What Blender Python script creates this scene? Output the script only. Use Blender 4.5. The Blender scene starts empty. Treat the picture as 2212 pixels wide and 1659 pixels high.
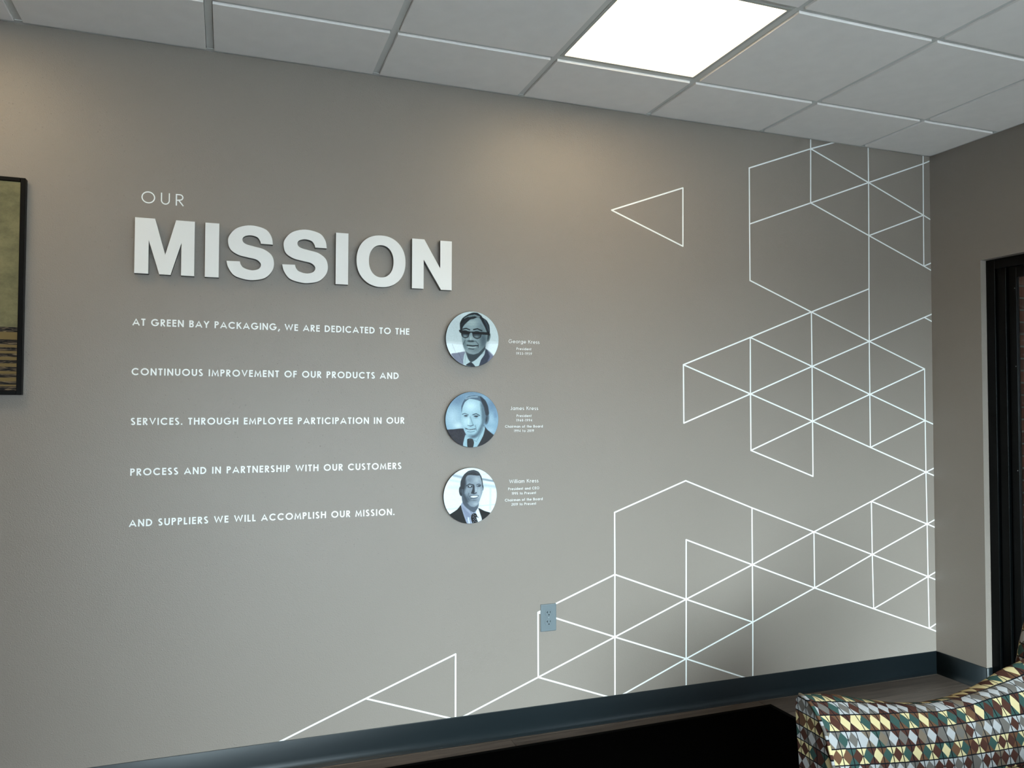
import bpy, bmesh, math, random
import numpy as np
from mathutils import Matrix, Vector, noise
random.seed(7)
S = bpy.context.scene
C = S.collection
PI = math.pi

# ------------------------------------------------------------------ camera
# world: the lettered wall is the plane y=0 (x runs left of the corner), the room lies at y<0, floor z=0
yaw, pitch, roll = 0.3491, 0.0301, 0.0021
cy_, sy_, cp_, sp_ = math.cos(yaw), math.sin(yaw), math.cos(pitch), math.sin(pitch)
f_ = Vector((cp_ * sy_, cp_ * cy_, sp_)); r_ = Vector((cy_, -sy_, 0)); u_ = r_.cross(f_)
R_ = math.cos(roll) * r_ + math.sin(roll) * u_
U_ = -math.sin(roll) * r_ + math.cos(roll) * u_
cam = bpy.data.cameras.new('camera'); cam.lens = 27.5706; cam.sensor_width = 36.0
cam.clip_start = 0.05; cam.clip_end = 200
camo = bpy.data.objects.new('camera', cam); C.objects.link(camo)
M = Matrix((R_, U_, -f_)).transposed().to_4x4(); M.translation = Vector((-3.4396, -3.0736, 1.3508))
camo.matrix_world = M
S.camera = camo

# ------------------------------------------------------------------ world and exposure
SKY_COL = (0.74, 0.85, 1.0); SKY_STR = 18.5
LAMP_COL = (1.0, 0.79, 0.48); LAMP_STR = 9.0
EXPOSURE = 0.0
w = bpy.data.worlds.new('sky'); S.world = w; w.use_nodes = True
bg = w.node_tree.nodes['Background']; bg.inputs[1].default_value = SKY_STR
# overcast sky: three times as bright overhead as at the horizon
_N, _L = w.node_tree.nodes, w.node_tree.links
_t = _N.new('ShaderNodeTexCoord'); _s = _N.new('ShaderNodeSeparateXYZ'); _r = _N.new('ShaderNodeValToRGB')
_L.new(_t.outputs['Generated'], _s.inputs[0]); _L.new(_s.outputs[2], _r.inputs[0]); _L.new(_r.outputs[0], bg.inputs[0])
_r.color_ramp.elements[0].color = (*[c / 3 for c in SKY_COL], 1); _r.color_ramp.elements[1].color = (*SKY_COL, 1)
vs = S.view_settings
S.display_settings.display_device = 'sRGB'
vs.view_transform = 'Standard'; vs.look = 'None'; vs.exposure = EXPOSURE; vs.gamma = 1.0
try: vs.use_curve_mapping = False
except Exception: pass

# low hazy sun shining in through the glazing behind the camera
SUN_STR, SUN_EL, SUN_AZ, SUN_ANG = 11.6, 15.0, -13.0, 32.0
_sl = bpy.data.lights.new('hazy_sun', 'SUN'); _sl.energy = SUN_STR; _sl.angle = math.radians(SUN_ANG); _sl.color = (0.76, 0.90, 1.0)
_so = bpy.data.objects.new('hazy_sun', _sl); C.objects.link(_so); _so.location = (-2, -9, 4)
_d = Vector((math.sin(math.radians(SUN_AZ)) * math.cos(math.radians(SUN_EL)), -math.cos(math.radians(SUN_AZ)) * math.cos(math.radians(SUN_EL)), math.sin(math.radians(SUN_EL))))
_so.rotation_euler = _d.to_track_quat('Z', 'Y').to_euler()

RX, RY, H = -7.2, -5.0, 2.670            # room reaches from x=RX to 0 and y=RY to 0
HEAD = 2.072                             # head of the glazing

def portal(name, loc, rot, sx, sy):
    l = bpy.data.lights.new(name, 'AREA'); l.shape = 'RECTANGLE'; l.size = sx; l.size_y = sy
    l.cycles.is_portal = True
    o = bpy.data.objects.new(name, l); C.objects.link(o); o.location = loc; o.rotation_euler = rot
W1A, W1B = -0.2846, -2.30                # glazing in the right wall, y range
W2A, W2B = -4.4, -0.05                    # glazing in the wall behind the camera, x range
portal('daylight_portal', ((W2A + W2B) / 2, RY - 0.19, HEAD / 2), (PI / 2, 0, PI), abs(W2B - W2A), HEAD)

# ------------------------------------------------------------------ helpers
def lin(c):
    return tuple((v / 255 / 12.92) if v / 255 <= 0.04045 else ((v / 255 + 0.055) / 1.055) ** 2.4 for v in c)

def mat(name, col, rough=0.5, spec=0.5, metal=0.0):
    m = bpy.data.materials.new(name); m.use_nodes = True
    b = m.node_tree.nodes['Principled BSDF']
    b.inputs['Base Color'].default_value = (*col, 1); b.inputs['Roughness'].default_value = rough
    b.inputs['Specular IOR Level'].default_value = spec; b.inputs['Metallic'].default_value = metal
    return m
def nodes(m): return m.node_tree.nodes, m.node_tree.links, m.node_tree.nodes['Principled BSDF']
def nd(N, t, **k):
    n = N.new(t)
    for a, v in k.items(): setattr(n, a, v)
    return n
def add_noise_bump(m, scale, strength, dist=0.001, detail=3, col_var=0.0, col=None, stretch=None):
    N, L, b = nodes(m)
    tc = nd(N, 'ShaderNodeTexCoord'); mp = nd(N, 'ShaderNodeMapping')
    if stretch: mp.inputs['Scale'].default_value = stretch
    L.new(tc.outputs['Object'], mp.inputs[0])
    nz = nd(N, 'ShaderNodeTexNoise'); nz.inputs['Scale'].default_value = scale; nz.inputs['Detail'].default_value = detail
    L.new(mp.outputs[0], nz.inputs['Vector'])
    bp = nd(N, 'ShaderNodeBump'); bp.inputs['Strength'].default_value = strength; bp.inputs['Distance'].default_value = dist
    L.new(nz.outputs['Fac'], bp.inputs['Height']); L.new(bp.outputs[0], b.inputs['Normal'])
    if col_var:
        n2 = nd(N, 'ShaderNodeTexNoise'); n2.inputs['Scale'].default_value = scale * 0.05 + 1; n2.inputs['Detail'].default_value = 4
        L.new(mp.outputs[0], n2.inputs['Vector'])
        rp = nd(N, 'ShaderNodeValToRGB')
        a = tuple(c * (1 - col_var) for c in col); d = tuple(min(1, c * (1 + col_var)) for c in col)
        rp.color_ramp.elements[0].position = 0.3; rp.color_ramp.elements[1].position = 0.7
        rp.color_ramp.elements[0].color = (*a, 1); rp.color_ramp.elements[1].color = (*d, 1)
        L.new(n2.outputs['Fac'], rp.inputs[0]); L.new(rp.outputs[0], b.inputs['Base Color'])
    return m

def box(bm, a, b):
    x0, x1 = sorted((a[0], b[0])); y0, y1 = sorted((a[1], b[1])); z0, z1 = sorted((a[2], b[2]))
    v = [bm.verts.new(p) for p in ((x0, y0, z0), (x1, y0, z0), (x1, y1, z0), (x0, y1, z0), (x0, y0, z1), (x1, y0, z1), (x1, y1, z1), (x0, y1, z1))]
    for q in ((3, 2, 1, 0), (4, 5, 6, 7), (0, 1, 5, 4), (1, 2, 6, 5), (2, 3, 7, 6), (3, 0, 4, 7)):
        bm.faces.new([v[i] for i in q])
def bevel(bm, off, seg=2):
    bmesh.ops.bevel(bm, geom=bm.edges[:], offset=off, segments=seg, profile=0.6, affect='EDGES', clamp_overlap=True)
def mesh(bm, name, m=None, smooth=False):
    me = bpy.data.meshes.new(name); bmesh.ops.recalc_face_normals(bm, faces=bm.faces[:]); bm.to_mesh(me); bm.free()
    if m: me.materials.append(m)
    if smooth: me.polygons.foreach_set('use_smooth', [True] * len(me.polygons))
    return me
def link(name, me, parent=None, loc=None):
    o = bpy.data.objects.new(name, me); C.objects.link(o)
    if parent is not None: o.parent = parent
    if loc is not None: o.location = loc
    return o
def bobj(name, a, b, m, parent=None, bev=0.0, seg=2):
    """box between world corners a and b, its origin at the box centre"""
    c = Vector([(a[i] + b[i]) / 2 for i in range(3)])
    bm = bmesh.new(); box(bm, Vector(a) - c, Vector(b) - c)
    if bev: bevel(bm, bev, seg)
    pl = parent.matrix_world.translation if parent is not None and parent.type == 'EMPTY' else (parent['_o'] if parent is not None and '_o' in parent else Vector((0, 0, 0)))
    return link(name, mesh(bm, name, m), parent, c - Vector(pl))
def thing(name, label, cat, loc=(0, 0, 0), group=None):
    o = bpy.data.objects.new(name, None); C.objects.link(o); o.location = loc; o.empty_display_size = 0.1
    o.matrix_world = Matrix.Translation(loc)
    o['label'] = label; o['category'] = cat
    if group: o['group'] = group
    return o
def tag(o, label, cat, group=None):
    o['label'] = label; o['category'] = cat
    if group: o['group'] = group
def struct(o, label=None):
    o['kind'] = 'structure'
    if label: o['label'] = label
    return o
def root(name):
    o = bpy.data.objects.new(name, None); C.objects.link(o); o['kind'] = 'structure'; return o

# ------------------------------------------------------------------ materials
def wall_mat():
    col = (0.248, 0.213, 0.185)
    m = mat('taupe_wall_paint', col, 0.42, 0.5)
    N, L, b = nodes(m)
    tc = nd(N, 'ShaderNodeTexCoord')
    n1 = nd(N, 'ShaderNodeTexNoise'); n1.inputs['Scale'].default_value = 250; n1.inputs['Detail'].default_value = 2; n1.inputs['Roughness'].default_value = 0.5
    n2 = nd(N, 'ShaderNodeTexVoronoi'); n2.inputs['Scale'].default_value = 55; n2.inputs['Randomness'].default_value = 1
    L.new(tc.outputs['Object'], n1.inputs['Vector']); L.new(tc.outputs['Object'], n2.inputs['Vector'])
    r = nd(N, 'ShaderNodeMapRange'); r.inputs[1].default_value = 0.0; r.inputs[2].default_value = 0.13; r.inputs[3].default_value = 1; r.inputs[4].default_value = 0
    L.new(n2.outputs['Distance'], r.inputs[0])
    a = nd(N, 'ShaderNodeMath', operation='MULTIPLY_ADD'); a.inputs[1].default_value = 1.2
    L.new(r.outputs[0], a.inputs[0]); L.new(n1.outputs['Fac'], a.inputs[2])
    bp = nd(N, 'ShaderNodeBump'); bp.inputs['Strength'].default_value = 0.5; bp.inputs['Distance'].default_value = 0.0016
    L.new(a.outputs[0], bp.inputs['Height']); L.new(bp.outputs[0], b.inputs['Normal'])
    n3 = nd(N, 'ShaderNodeTexNoise'); n3.inputs['Scale'].default_value = 1.7; n3.inputs['Detail'].default_value = 5
    L.new(tc.outputs['Object'], n3.inputs['Vector'])
    rp = nd(N, 'ShaderNodeValToRGB')
    rp.color_ramp.elements[0].color = (*[c * 0.97 for c in col], 1); rp.color_ramp.elements[1].color = (*[c * 1.03 for c in col], 1)
    L.new(n3.outputs['Fac'], rp.inputs[0]); L.new(rp.outputs[0], b.inputs['Base Color'])
    return m
wallm = wall_mat()
tilem = add_noise_bump(mat('ceiling_tile_mineral_fibre', (0.92, 0.875, 0.845), 0.95, 0.1), 260, 0.25, 0.0008, 3, 0.02, (0.92, 0.875, 0.845))
gridm = mat('painted_steel_grid', (0.66, 0.66, 0.64), 0.5, 0.4)
backm = mat('plenum_dark', (0.12, 0.12, 0.12), 0.9, 0.1)
basem = add_noise_bump(mat('black_rubber_base', (0.0075, 0.012, 0.0145), 0.4, 0.4), 14, 0.25, 0.002, 4)
vinylm = mat('white_vinyl', (0.90, 0.93, 0.93), 0.45, 0.4)
acrylm = mat('white_painted_acrylic', (0.79, 0.795, 0.79), 0.4, 0.4)
sidem = mat('shaded_letter_return', (0.16, 0.16, 0.155), 0.5, 0.3)  # shade on the letter sides, put into their colour as dark grey
blackm = mat('black_satin_frame', (0.0015, 0.0018, 0.002), 0.45, 0.12)
alum = mat('black_anodised_aluminium', (0.001, 0.0014, 0.0015), 0.3, 0.15)
rugm = add_noise_bump(mat('black_pile_mat', (0.0012, 0.0012, 0.0012), 1.0, 0.0), 900, 0.5, 0.001)
rugedgem = mat('black_mat_binding', (0.0015, 0.0015, 0.0015), 0.9, 0.05)
outletm = mat('grey_nylon', lin((108, 118, 123)), 0.35, 0.5)
holem = mat('black_slot', (0.004, 0.004, 0.005), 0.6, 0.3)
screwm = mat('steel_screw', (0.5, 0.52, 0.54), 0.3, 0.5, 0.9)
discedge = mat('black_disc_edge', (0.01, 0.011, 0.013), 0.4, 0.5)
woodleg = mat('dark_stained_wood', (0.02, 0.011, 0.007), 0.4, 0.5)
mortarm = add_noise_bump(mat('grey_mortar', (0.30, 0.28, 0.24), 0.95, 0.1), 120, 0.5, 0.002)
brickms = [add_noise_bump(mat('red_brick', c, 0.9, 0.15), 90, 0.7, 0.003, 5, 0.18, c) for c in ((0.16, 0.052, 0.03), (0.2, 0.066, 0.038), (0.125, 0.042, 0.027))]
groundm = add_noise_bump(mat('concrete_paving', (0.64, 0.63, 0.61), 0.9, 0.2), 12, 0.3, 0.003, 5, 0.12, (0.64, 0.63, 0.61))
outwall = mat('exterior_wall', (0.3, 0.28, 0.25), 0.8, 0.2)

def glass_mat():
    m = bpy.data.materials.new('clear_glass'); m.use_nodes = True
    N, L = m.node_tree.nodes, m.node_tree.links
    N.clear(); o = N.new('ShaderNodeOutputMaterial'); mx = N.new('ShaderNodeMixShader')
    t = N.new('ShaderNodeBsdfTransparent'); t.inputs[0].default_value = (0.90, 0.93, 0.91, 1)
    g = N.new('ShaderNodeBsdfGlossy'); g.inputs['Roughness'].default_value = 0.0
    fr = N.new('ShaderNodeFresnel'); fr.inputs[0].default_value = 1.45
    L.new(fr.outputs[0], mx.inputs[0]); L.new(t.outputs[0], mx.inputs[1]); L.new(g.outputs[0], mx.inputs[2]); L.new(mx.outputs[0], o.inputs[0])
    return m
glassm = glass_mat()

def plank_mat(k):
    tone = (1.0, 0.86, 1.12)[k]
    m = mat('dark_wood_plank', (0.05, 0.04, 0.034), 0.42, 0.45)
    N, L, b = nodes(m)
    tc = nd(N, 'ShaderNodeTexCoord'); oi = nd(N, 'ShaderNodeObjectInfo')
    va = nd(N, 'ShaderNodeVectorMath', operation='ADD'); sc = nd(N, 'ShaderNodeVectorMath', operation='SCALE'); sc.inputs['Scale'].default_value = 31
    cb = nd(N, 'ShaderNodeCombineXYZ')
    for i in range(3): L.new(oi.outputs['Random'], cb.inputs[i])
    L.new(cb.outputs[0], sc.inputs[0]); L.new(tc.outputs['Object'], va.inputs[0]); L.new(sc.outputs[0], va.inputs[1])
    mp = nd(N, 'ShaderNodeMapping'); mp.inputs['Scale'].default_value = (1.5, 26, 1); L.new(va.outputs[0], mp.inputs[0])
    n = nd(N, 'ShaderNodeTexNoise'); n.inputs['Scale'].default_value = 2.4; n.inputs['Detail'].default_value = 8; n.inputs['Roughness'].default_value = 0.65
    n.inputs['Distortion'].default_value = 0.6
    L.new(mp.outputs[0], n.inputs['Vector'])
    rp = nd(N, 'ShaderNodeValToRGB'); e = rp.color_ramp.elements
    e[0].position = 0.28; e[0].color = (0.042 * tone, 0.034 * tone, 0.029 * tone, 1)
    e[1].position = 0.72; e[1].color = (0.14 * tone, 0.112 * tone, 0.094 * tone, 1)
    L.new(n.outputs['Fac'], rp.inputs[0]); L.new(rp.outputs[0], b.inputs['Base Color'])
    bp = nd(N, 'ShaderNodeBump'); bp.inputs['Strength'].default_value = 0.3; bp.inputs['Distance'].default_value = 0.001
    L.new(n.outputs['Fac'], bp.inputs['Height']); L.new(bp.outputs[0], b.inputs['Normal'])
    return m
plankms = [plank_mat(k) for k in range(3)]

def fabric_mat():
    m = mat('harlequin_upholstery', (0.3, 0.3, 0.3), 0.85, 0.1)
    N, L, b = nodes(m)
    uv = nd(N, 'ShaderNodeUVMap'); uv.uv_map = 'UVMap'
    def M_(op, a, b2=None, c=None):
        n = nd(N, 'ShaderNodeMath', operation=op)
        for i, v in enumerate((a, b2, c)):
            if v is None: continue
            if isinstance(v, (int, float)): n.inputs[i].default_value = v
            else: L.new(v, n.inputs[i])
        return n.outputs[0]
    wn = nd(N, 'ShaderNodeTexNoise'); wn.inputs['Scale'].default_value = 1.7; wn.inputs['Detail'].default_value = 2
    L.new(uv.outputs[0], wn.inputs['Vector'])
    sp = nd(N, 'ShaderNodeSeparateXYZ'); L.new(uv.outputs[0], sp.inputs[0])
    wob = M_('MULTIPLY', M_('SUBTRACT', wn.outputs['Fac'], 0.5), 0.14)
    U = M_('ADD', sp.outputs[0], wob); V = M_('ADD', sp.outputs[1], M_('MULTIPLY', wob, 0.5))
    cu = M_('FLOOR', U); cv = M_('FLOOR', V); fu = M_('FRACT', U); fv = M_('FRACT', V)
    hu = M_('FLOOR', M_('ADD', U, 0.5))
    dd = M_('ADD', M_('ABSOLUTE', M_('SUBTRACT', M_('MULTIPLY', fu, 2), 1)), M_('ABSOLUTE', M_('SUBTRACT', M_('MULTIPLY', fv, 2), 1)))
    dia = M_('LESS_THAN', dd, 0.96)
    row = M_('FLOORED_MODULO', cv, 2.0)
    def rnd(x, y, s):
        c = nd(N, 'ShaderNodeCombineXYZ'); L.new(x, c.inputs[0]); L.new(y, c.inputs[1]); c.inputs[2].default_value = s
        wh = nd(N, 'ShaderNodeTexWhiteNoise', noise_dimensions='3D'); L.new(c.outputs[0], wh.inputs['Vector']); return wh.outputs['Value']
    def ramp(fac, cols):
        r = nd(N, 'ShaderNodeValToRGB'); r.color_ramp.interpolation = 'CONSTANT'
        e = r.color_ramp.elements
        while len(e) < len(cols): e.new(0.5)
        for i, (p, c) in enumerate(cols): e[i].position = p; e[i].color = (*c, 1)
        L.new(fac, r.inputs[0]); return r.outputs[0]
    YE = (0.42, 0.35, 0.19); TE = (0.024, 0.052, 0.046); BR = (0.085, 0.042, 0.023); DB = (0.045, 0.018, 0.013)
    SI = (0.27, 0.27, 0.275); GR = (0.095, 0.086, 0.078); TN = (0.115, 0.09, 0.066)
    def mix(f, a, c):
        n = nd(N, 'ShaderNodeMix', data_type='RGBA'); L.new(f, n.inputs[0]); L.new(a, n.inputs[6])
        if isinstance(c, tuple): n.inputs[7].default_value = (*c, 1)
        else: L.new(c, n.inputs[7])
        return n.outputs[2]
    # half step index: even = ground between two diamonds, odd = diamond; light accents never touch
    m_ = M_('ADD', M_('MULTIPLY', hu, M_('MULTIPLY', M_('SUBTRACT', 1.0, dia), 2.0)), M_('MULTIPLY', M_('ADD', M_('MULTIPLY', cu, 2.0), 1.0), dia))
    h0 = rnd(m_, cv, 1.3); h1 = rnd(M_('ADD', m_, 1.0), cv, 1.3); h2 = rnd(M_('SUBTRACT', m_, 1.0), cv, 1.3)
    acc = M_('MULTIPLY', M_('GREATER_THAN', M_('ADD', h0, 0.04), h1), M_('GREATER_THAN', M_('ADD', h0, 0.04), h2))
    par = M_('FLOORED_MODULO', M_('ADD', m_, M_('FLOOR', M_('MULTIPLY', rnd(M_('FLOOR', M_('MULTIPLY', m_, 0.2)), cv, 4.1), 2.0))), 2.0)
    rc = rnd(m_, cv, 9.2)
    dy = mix(par, ramp(rc, [(0, TE), (0.75, DB)]), ramp(rc, [(0, BR), (0.5, DB)]))
    dg = mix(par, ramp(rc, [(0, GR), (0.5, TN), (0.8, TE)]), ramp(rc, [(0, DB), (0.7, GR)]))
    colr = mix(row, mix(acc, dy, YE), mix(acc, dg, SI))
    ln = M_('LESS_THAN', M_('MINIMUM', fu, M_('SUBTRACT', 1.0, fu)), 0.045)
    lr = M_('LESS_THAN', M_('MINIMUM', fv, M_('SUBTRACT', 1.0, fv)), 0.04)
    li = M_('MAXIMUM', ln, lr)
    colr = mix(li, colr, (0.004, 0.005, 0.007))
    L.new(colr, b.inputs['Base Color'])
    fn = nd(N, 'ShaderNodeTexNoise'); fn.inputs['Scale'].default_value = 16; fn.inputs['Detail'].default_value = 4
    L.new(uv.outputs[0], fn.inputs['Vector'])
    bp = nd(N, 'ShaderNodeBump'); bp.inputs['Strength'].default_value = 0.35; bp.inputs['Distance'].default_value = 0.0012
    h = M_('SUBTRACT', fn.outputs['Fac'], M_('MULTIPLY', li, 0.8))
    L.new(h, bp.inputs['Height']); L.new(bp.outputs[0], b.inputs['Normal'])
    b.inputs['Sheen Weight'].default_value = 0.0
    return m
fabricm = fabric_mat()

# ------------------------------------------------------------------ room shell
wb = struct(bobj('wall_back', (RX - 0.15, 0, -0.02), (0.0, 0.15, H + 0.12), wallm), 'taupe painted wall carrying the lettering and the white line mural')
# right wall: stub beside the corner, and the band above the glazing
bm = bmesh.new()
box(bm, (0, 0.15, -0.02), (0.15, W1A, H + 0.12))
box(bm, (0, W1A, HEAD + 0.0), (0.15, W1B, H + 0.12))
box(bm, (0, W1B, -0.02), (0.15, RY - 0.15, H + 0.12))
struct(link('wall_right', mesh(bm, 'wall_right', wallm)), 'taupe wall in shade, right of the corner, with the glazed opening')
struct(bobj('wall_left', (RX - 0.15, 0, -0.02), (RX, RY - 0.15, H + 0.12), wallm), 'taupe wall at the left end of the room')
bm = bmesh.new()
box(bm, (RX, RY - 0.15, -0.02), (W2A, RY, H + 0.12)); box(bm, (W2B, RY - 0.15, -0.02), (0, RY, H + 0.12))
box(bm, (W2A, RY - 0.15, HEAD), (W2B, RY, H + 0.12))
struct(link('wall_front', mesh(bm, 'wall_front', wallm)), 'taupe wall behind the camera with a wide glazed opening')

# floor: subfloor slab with planks
fl = struct(bobj('floor', (RX - 0.15, 0.15, -0.12), (0.15, RY - 0.15, -0.008), mat('dark_subfloor', (0.012, 0.01, 0.009), 0.8, 0.2)), 'dark grey brown wood plank floor')
fl['_o'] = fl.location.copy()
PW, PL, g = 0.152, 1.2158, 0.0012
pc = {}
def plank_mesh(l, wd, k):
    key = (round(l, 3), round(wd, 3), k)
    if key not in pc:
        b_ = bmesh.new(); box(b_, (-l / 2, -wd / 2, -0.004), (l / 2, wd / 2, 0.004))
        bmesh.ops.bevel(b_, geom=[e for e in b_.edges if all(v.co.z > 0 for v in e.verts)], offset=0.0008, segments=1, affect='EDGES')
        pc[key] = mesh(b_, 'plank', plankms[k])
    return pc[key]
rows = [(0.0, -0.030)]; y = -0.030
while y > RY: rows.append((y, max(RY, y - PW))); y -= PW
for ri, (ya, yb) in enumerate(rows):
    off = {0: -0.35, 1: -1.119, 2: -0.1744}.get(ri, -random.random() * PL)
    x = 0.0; xn = off
    while x > RX:
        xn2 = max(xn, RX)
        l = x - xn2
        if l > 0.02:
            pm = plank_mesh(l - g, ya - yb - g, (ri * 7 + int(abs(x) * 3.1)) % 3)
            o = link('plank', pm, fl, Vector(((x + xn2) / 2, (ya + yb) / 2, -0.004)) - fl.location)
        x = xn2; xn -= PL
# wide boards below 300 parts: checked in the count

# rubber cove base
def cove(name, p0, p1, n, parent=None, z1=0.108):
    """p0->p1 along the wall foot, n = direction into the room"""
    prof = [(0.0, z1), (0.0035, z1), (0.0042, z1 - 0.0015), (0.0042, 0.034), (0.0055, 0.022), (0.009, 0.011), (0.015, 0.0045), (0.0205, 0.002), (0.021, 0.0003), (0.0, 0.0003)]
    b_ = bmesh.new(); ring = []
    for p in (p0, p1):
        ring.append([b_.verts.new((p[0] + n[0] * d, p[1] + n[1] * d, z)) for d, z in prof])
    k = len(prof)
    for i in range(k):
        f = b_.faces.new((ring[0][i], ring[0][(i + 1) % k], ring[1][(i + 1) % k], ring[1][i])); f.smooth = 2 <= i <= 7
    b_.faces.new(ring[0]); b_.faces.new(ring[1][::-1])
    return link(name, mesh(b_, name, basem), parent)
struct(cove('baseboard_back', (RX, 0), (0, 0), (0, -1)), 'black rubber cove base along the lettered wall')
struct(cove('baseboard_right', (0, 0), (0, W1A), (-1, 0)), 'black rubber cove base on the short shaded wall')
struct(cove('baseboard_return', (-0.0042, W1A), (0.033, W1A), (0, -1)), 'black rubber base wrapping the wall end beside the glazing')
struct(cove('baseboard_right', (0, W1B), (0, RY), (-1, 0)), 'black rubber cove base between the lobby glazing and the far room corner')
struct(cove('baseboard_left', (RX, 0), (RX, RY), (1, 0)))

# ceiling
ce = struct(bobj('ceiling', (RX - 0.15, 0.15, H + 0.055), (0.15, RY - 0.15, H + 0.12), backm), 'suspended ceiling of dropped edge tiles in a steel grid')
GX0, GY0, T = -0.4640, -0.3931, 0.6096
def cpart(name, a, b, m, bev=0.0):
    o = bobj(name, a, b, m, None, bev, 1); o.parent = ce; o.location = o.location - ce.location; return o
xs = [0.0] + [GX0 - i * T for i in range(12) if GX0 - i * T > RX + 0.05] + [RX]
ys = [0.0] + [GY0 - i * T for i in range(12) if GY0 - i * T > RY + 0.05] + [RY]
TW = 0.012                                       # half width of the grid face
lamps = {(3, 1), (7, 1), (11, 1), (3, 5), (7, 5), (11, 5)}
tc_ = {}
def tile_mesh(wx, wy):
    key = (round(wx, 3), round(wy, 3))
    if key not in tc_:
        b_ = bmesh.new(); box(b_, (-wx / 2, -wy / 2, -0.0105), (wx / 2, wy / 2, 0.012)); bevel(b_, 0.0012, 1)
        tc_[key] = mesh(b_, 'ceiling_tile', tilem)
    return tc_[key]
for i in range(len(xs) - 1):
    for j in range(len(ys) - 1):
        xa = xs[i] - (0.022 if i == 0 else TW + 0.0015); xb = xs[i + 1] + (0.022 if i == len(xs) - 2 else TW + 0.0015)
        ya = ys[j] - (0.022 if j == 0 else TW + 0.0015); yb = ys[j + 1] + (0.022 if j == len(ys) - 2 else TW + 0.0015)
        if (i, j) in lamps and xa - xb > 0.5: continue
        o = link('ceiling_tile', tile_mesh(xa - xb, ya - yb), ce, Vector(((xa + xb) / 2, (ya + yb) / 2, H + 0.0015)) - ce.location)
for x in xs[1:-1]:                               # main runners, perpendicular to the lettered wall
    cpart('grid_runner', (x - TW, -0.002, H - 0.0012), (x + TW, RY + 0.002, H + 0.001), gridm)
for j, yy in enumerate(ys[1:-1]):
    for i in range(len(xs) - 1):
        cpart('grid_cross_tee', (xs[i] - (TW if i else 0), yy - TW, H - 0.0004), (xs[i + 1] + (TW if i < len(xs) - 2 else 0), yy + TW, H + 0.001), gridm)
cpart('wall_angle', (RX, -0.022, H - 0.003), (0, 0.0, H - 0.0014), gridm)
cpart('wall_angle', (-0.022, 0, H - 0.003), (0.0, RY, H - 0.0014), gridm)
cpart('wall_angle', (RX, 0, H - 0.003), (RX + 0.022, RY, H - 0.0014), gridm)
cpart('wall_angle', (RX, RY, H - 0.003), (0, RY + 0.022, H - 0.0014), gridm)

# ceiling lights: flat panel lamps that fill one grid cell
lensm = bpy.data.materials.new('lit_diffuser'); lensm.use_nodes = True
N_, L_, b_ = nodes(lensm)
b_.inputs['Base Color'].default_value = (0.8, 0.78, 0.7, 1); b_.inputs['Roughness'].default_value = 0.5
b_.inputs['Emission Color'].default_value = (*LAMP_COL, 1); b_.inputs['Emission Strength'].default_value = LAMP_STR
# soft cloudiness in how evenly the panel glows
tcn = nd(N_, 'ShaderNodeTexCoord'); nzn = nd(N_, 'ShaderNodeTexNoise'); nzn.inputs['Scale'].default_value = 2.2; nzn.inputs['Detail'].default_value = 1
L_.new(tcn.outputs['Object'], nzn.inputs['Vector'])
mrn = nd(N_, 'ShaderNodeMapRange'); mrn.inputs[3].default_value = LAMP_STR * 0.92; mrn.inputs[4].default_value = LAMP_STR * 1.08
L_.new(nzn.outputs['Fac'], mrn.inputs[0]); L_.new(mrn.outputs[0], b_.inputs['Emission Strength'])
lampframem = mat('lamp_frame_white_metal', (0.5, 0.5, 0.47), 0.45, 0.4)
fm = bmesh.new(); hw = T / 2 - TW - 0.001; iw = 0.279
for a, b2 in (((-hw, -hw), (hw, -iw)), ((-hw, iw), (hw, hw)), ((-hw, -iw), (-iw, iw)), ((iw, -iw), (hw, iw))):
    box(fm, (a[0], a[1], -0.002), (b2[0], b2[1], 0.03))
bmesh.ops.remove_doubles(fm, verts=fm.verts[:], dist=1e-5)
fme = mesh(fm, 'frame', lampframem)
dm = bmesh.new(); box(dm, (-iw, -iw, 0.003), (iw, iw, 0.01)); dme = mesh(dm, 'diffuser', lensm)
hm_ = bmesh.new(); box(hm_, (-hw + 0.01, -hw + 0.01, 0.0305), (hw - 0.01, hw - 0.01, 0.05)); hme = mesh(hm_, 'housing', lampframem)
LL = {(3, 1): 'lit square panel light in the ceiling above the wall mural', (7, 1): 'lit square ceiling panel light above the framed picture, out of view',
      (11, 1): 'lit square ceiling panel light at the far left end of the lettered wall', (3, 5): 'lit square ceiling panel light over the armchair side of the room',
      (7, 5): 'lit square ceiling panel light in the middle of the room left of the camera', (11, 5): 'lit square ceiling panel light by the middle of the left wall',}
for (i, j) in sorted(lamps):
    if i >= len(xs) - 1 or xs[i] - xs[i + 1] < 0.5: continue
    x, yy = (xs[i] + xs[i + 1]) / 2, (ys[j] + ys[j + 1]) / 2
    lab = LL[(i, j)]
    t = thing('ceiling_light', lab, 'ceiling light', (x, yy, H), 'square ceiling panel lights')
    link('frame', fme, t); link('diffuser', dme, t); link('housing', hme, t)

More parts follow.
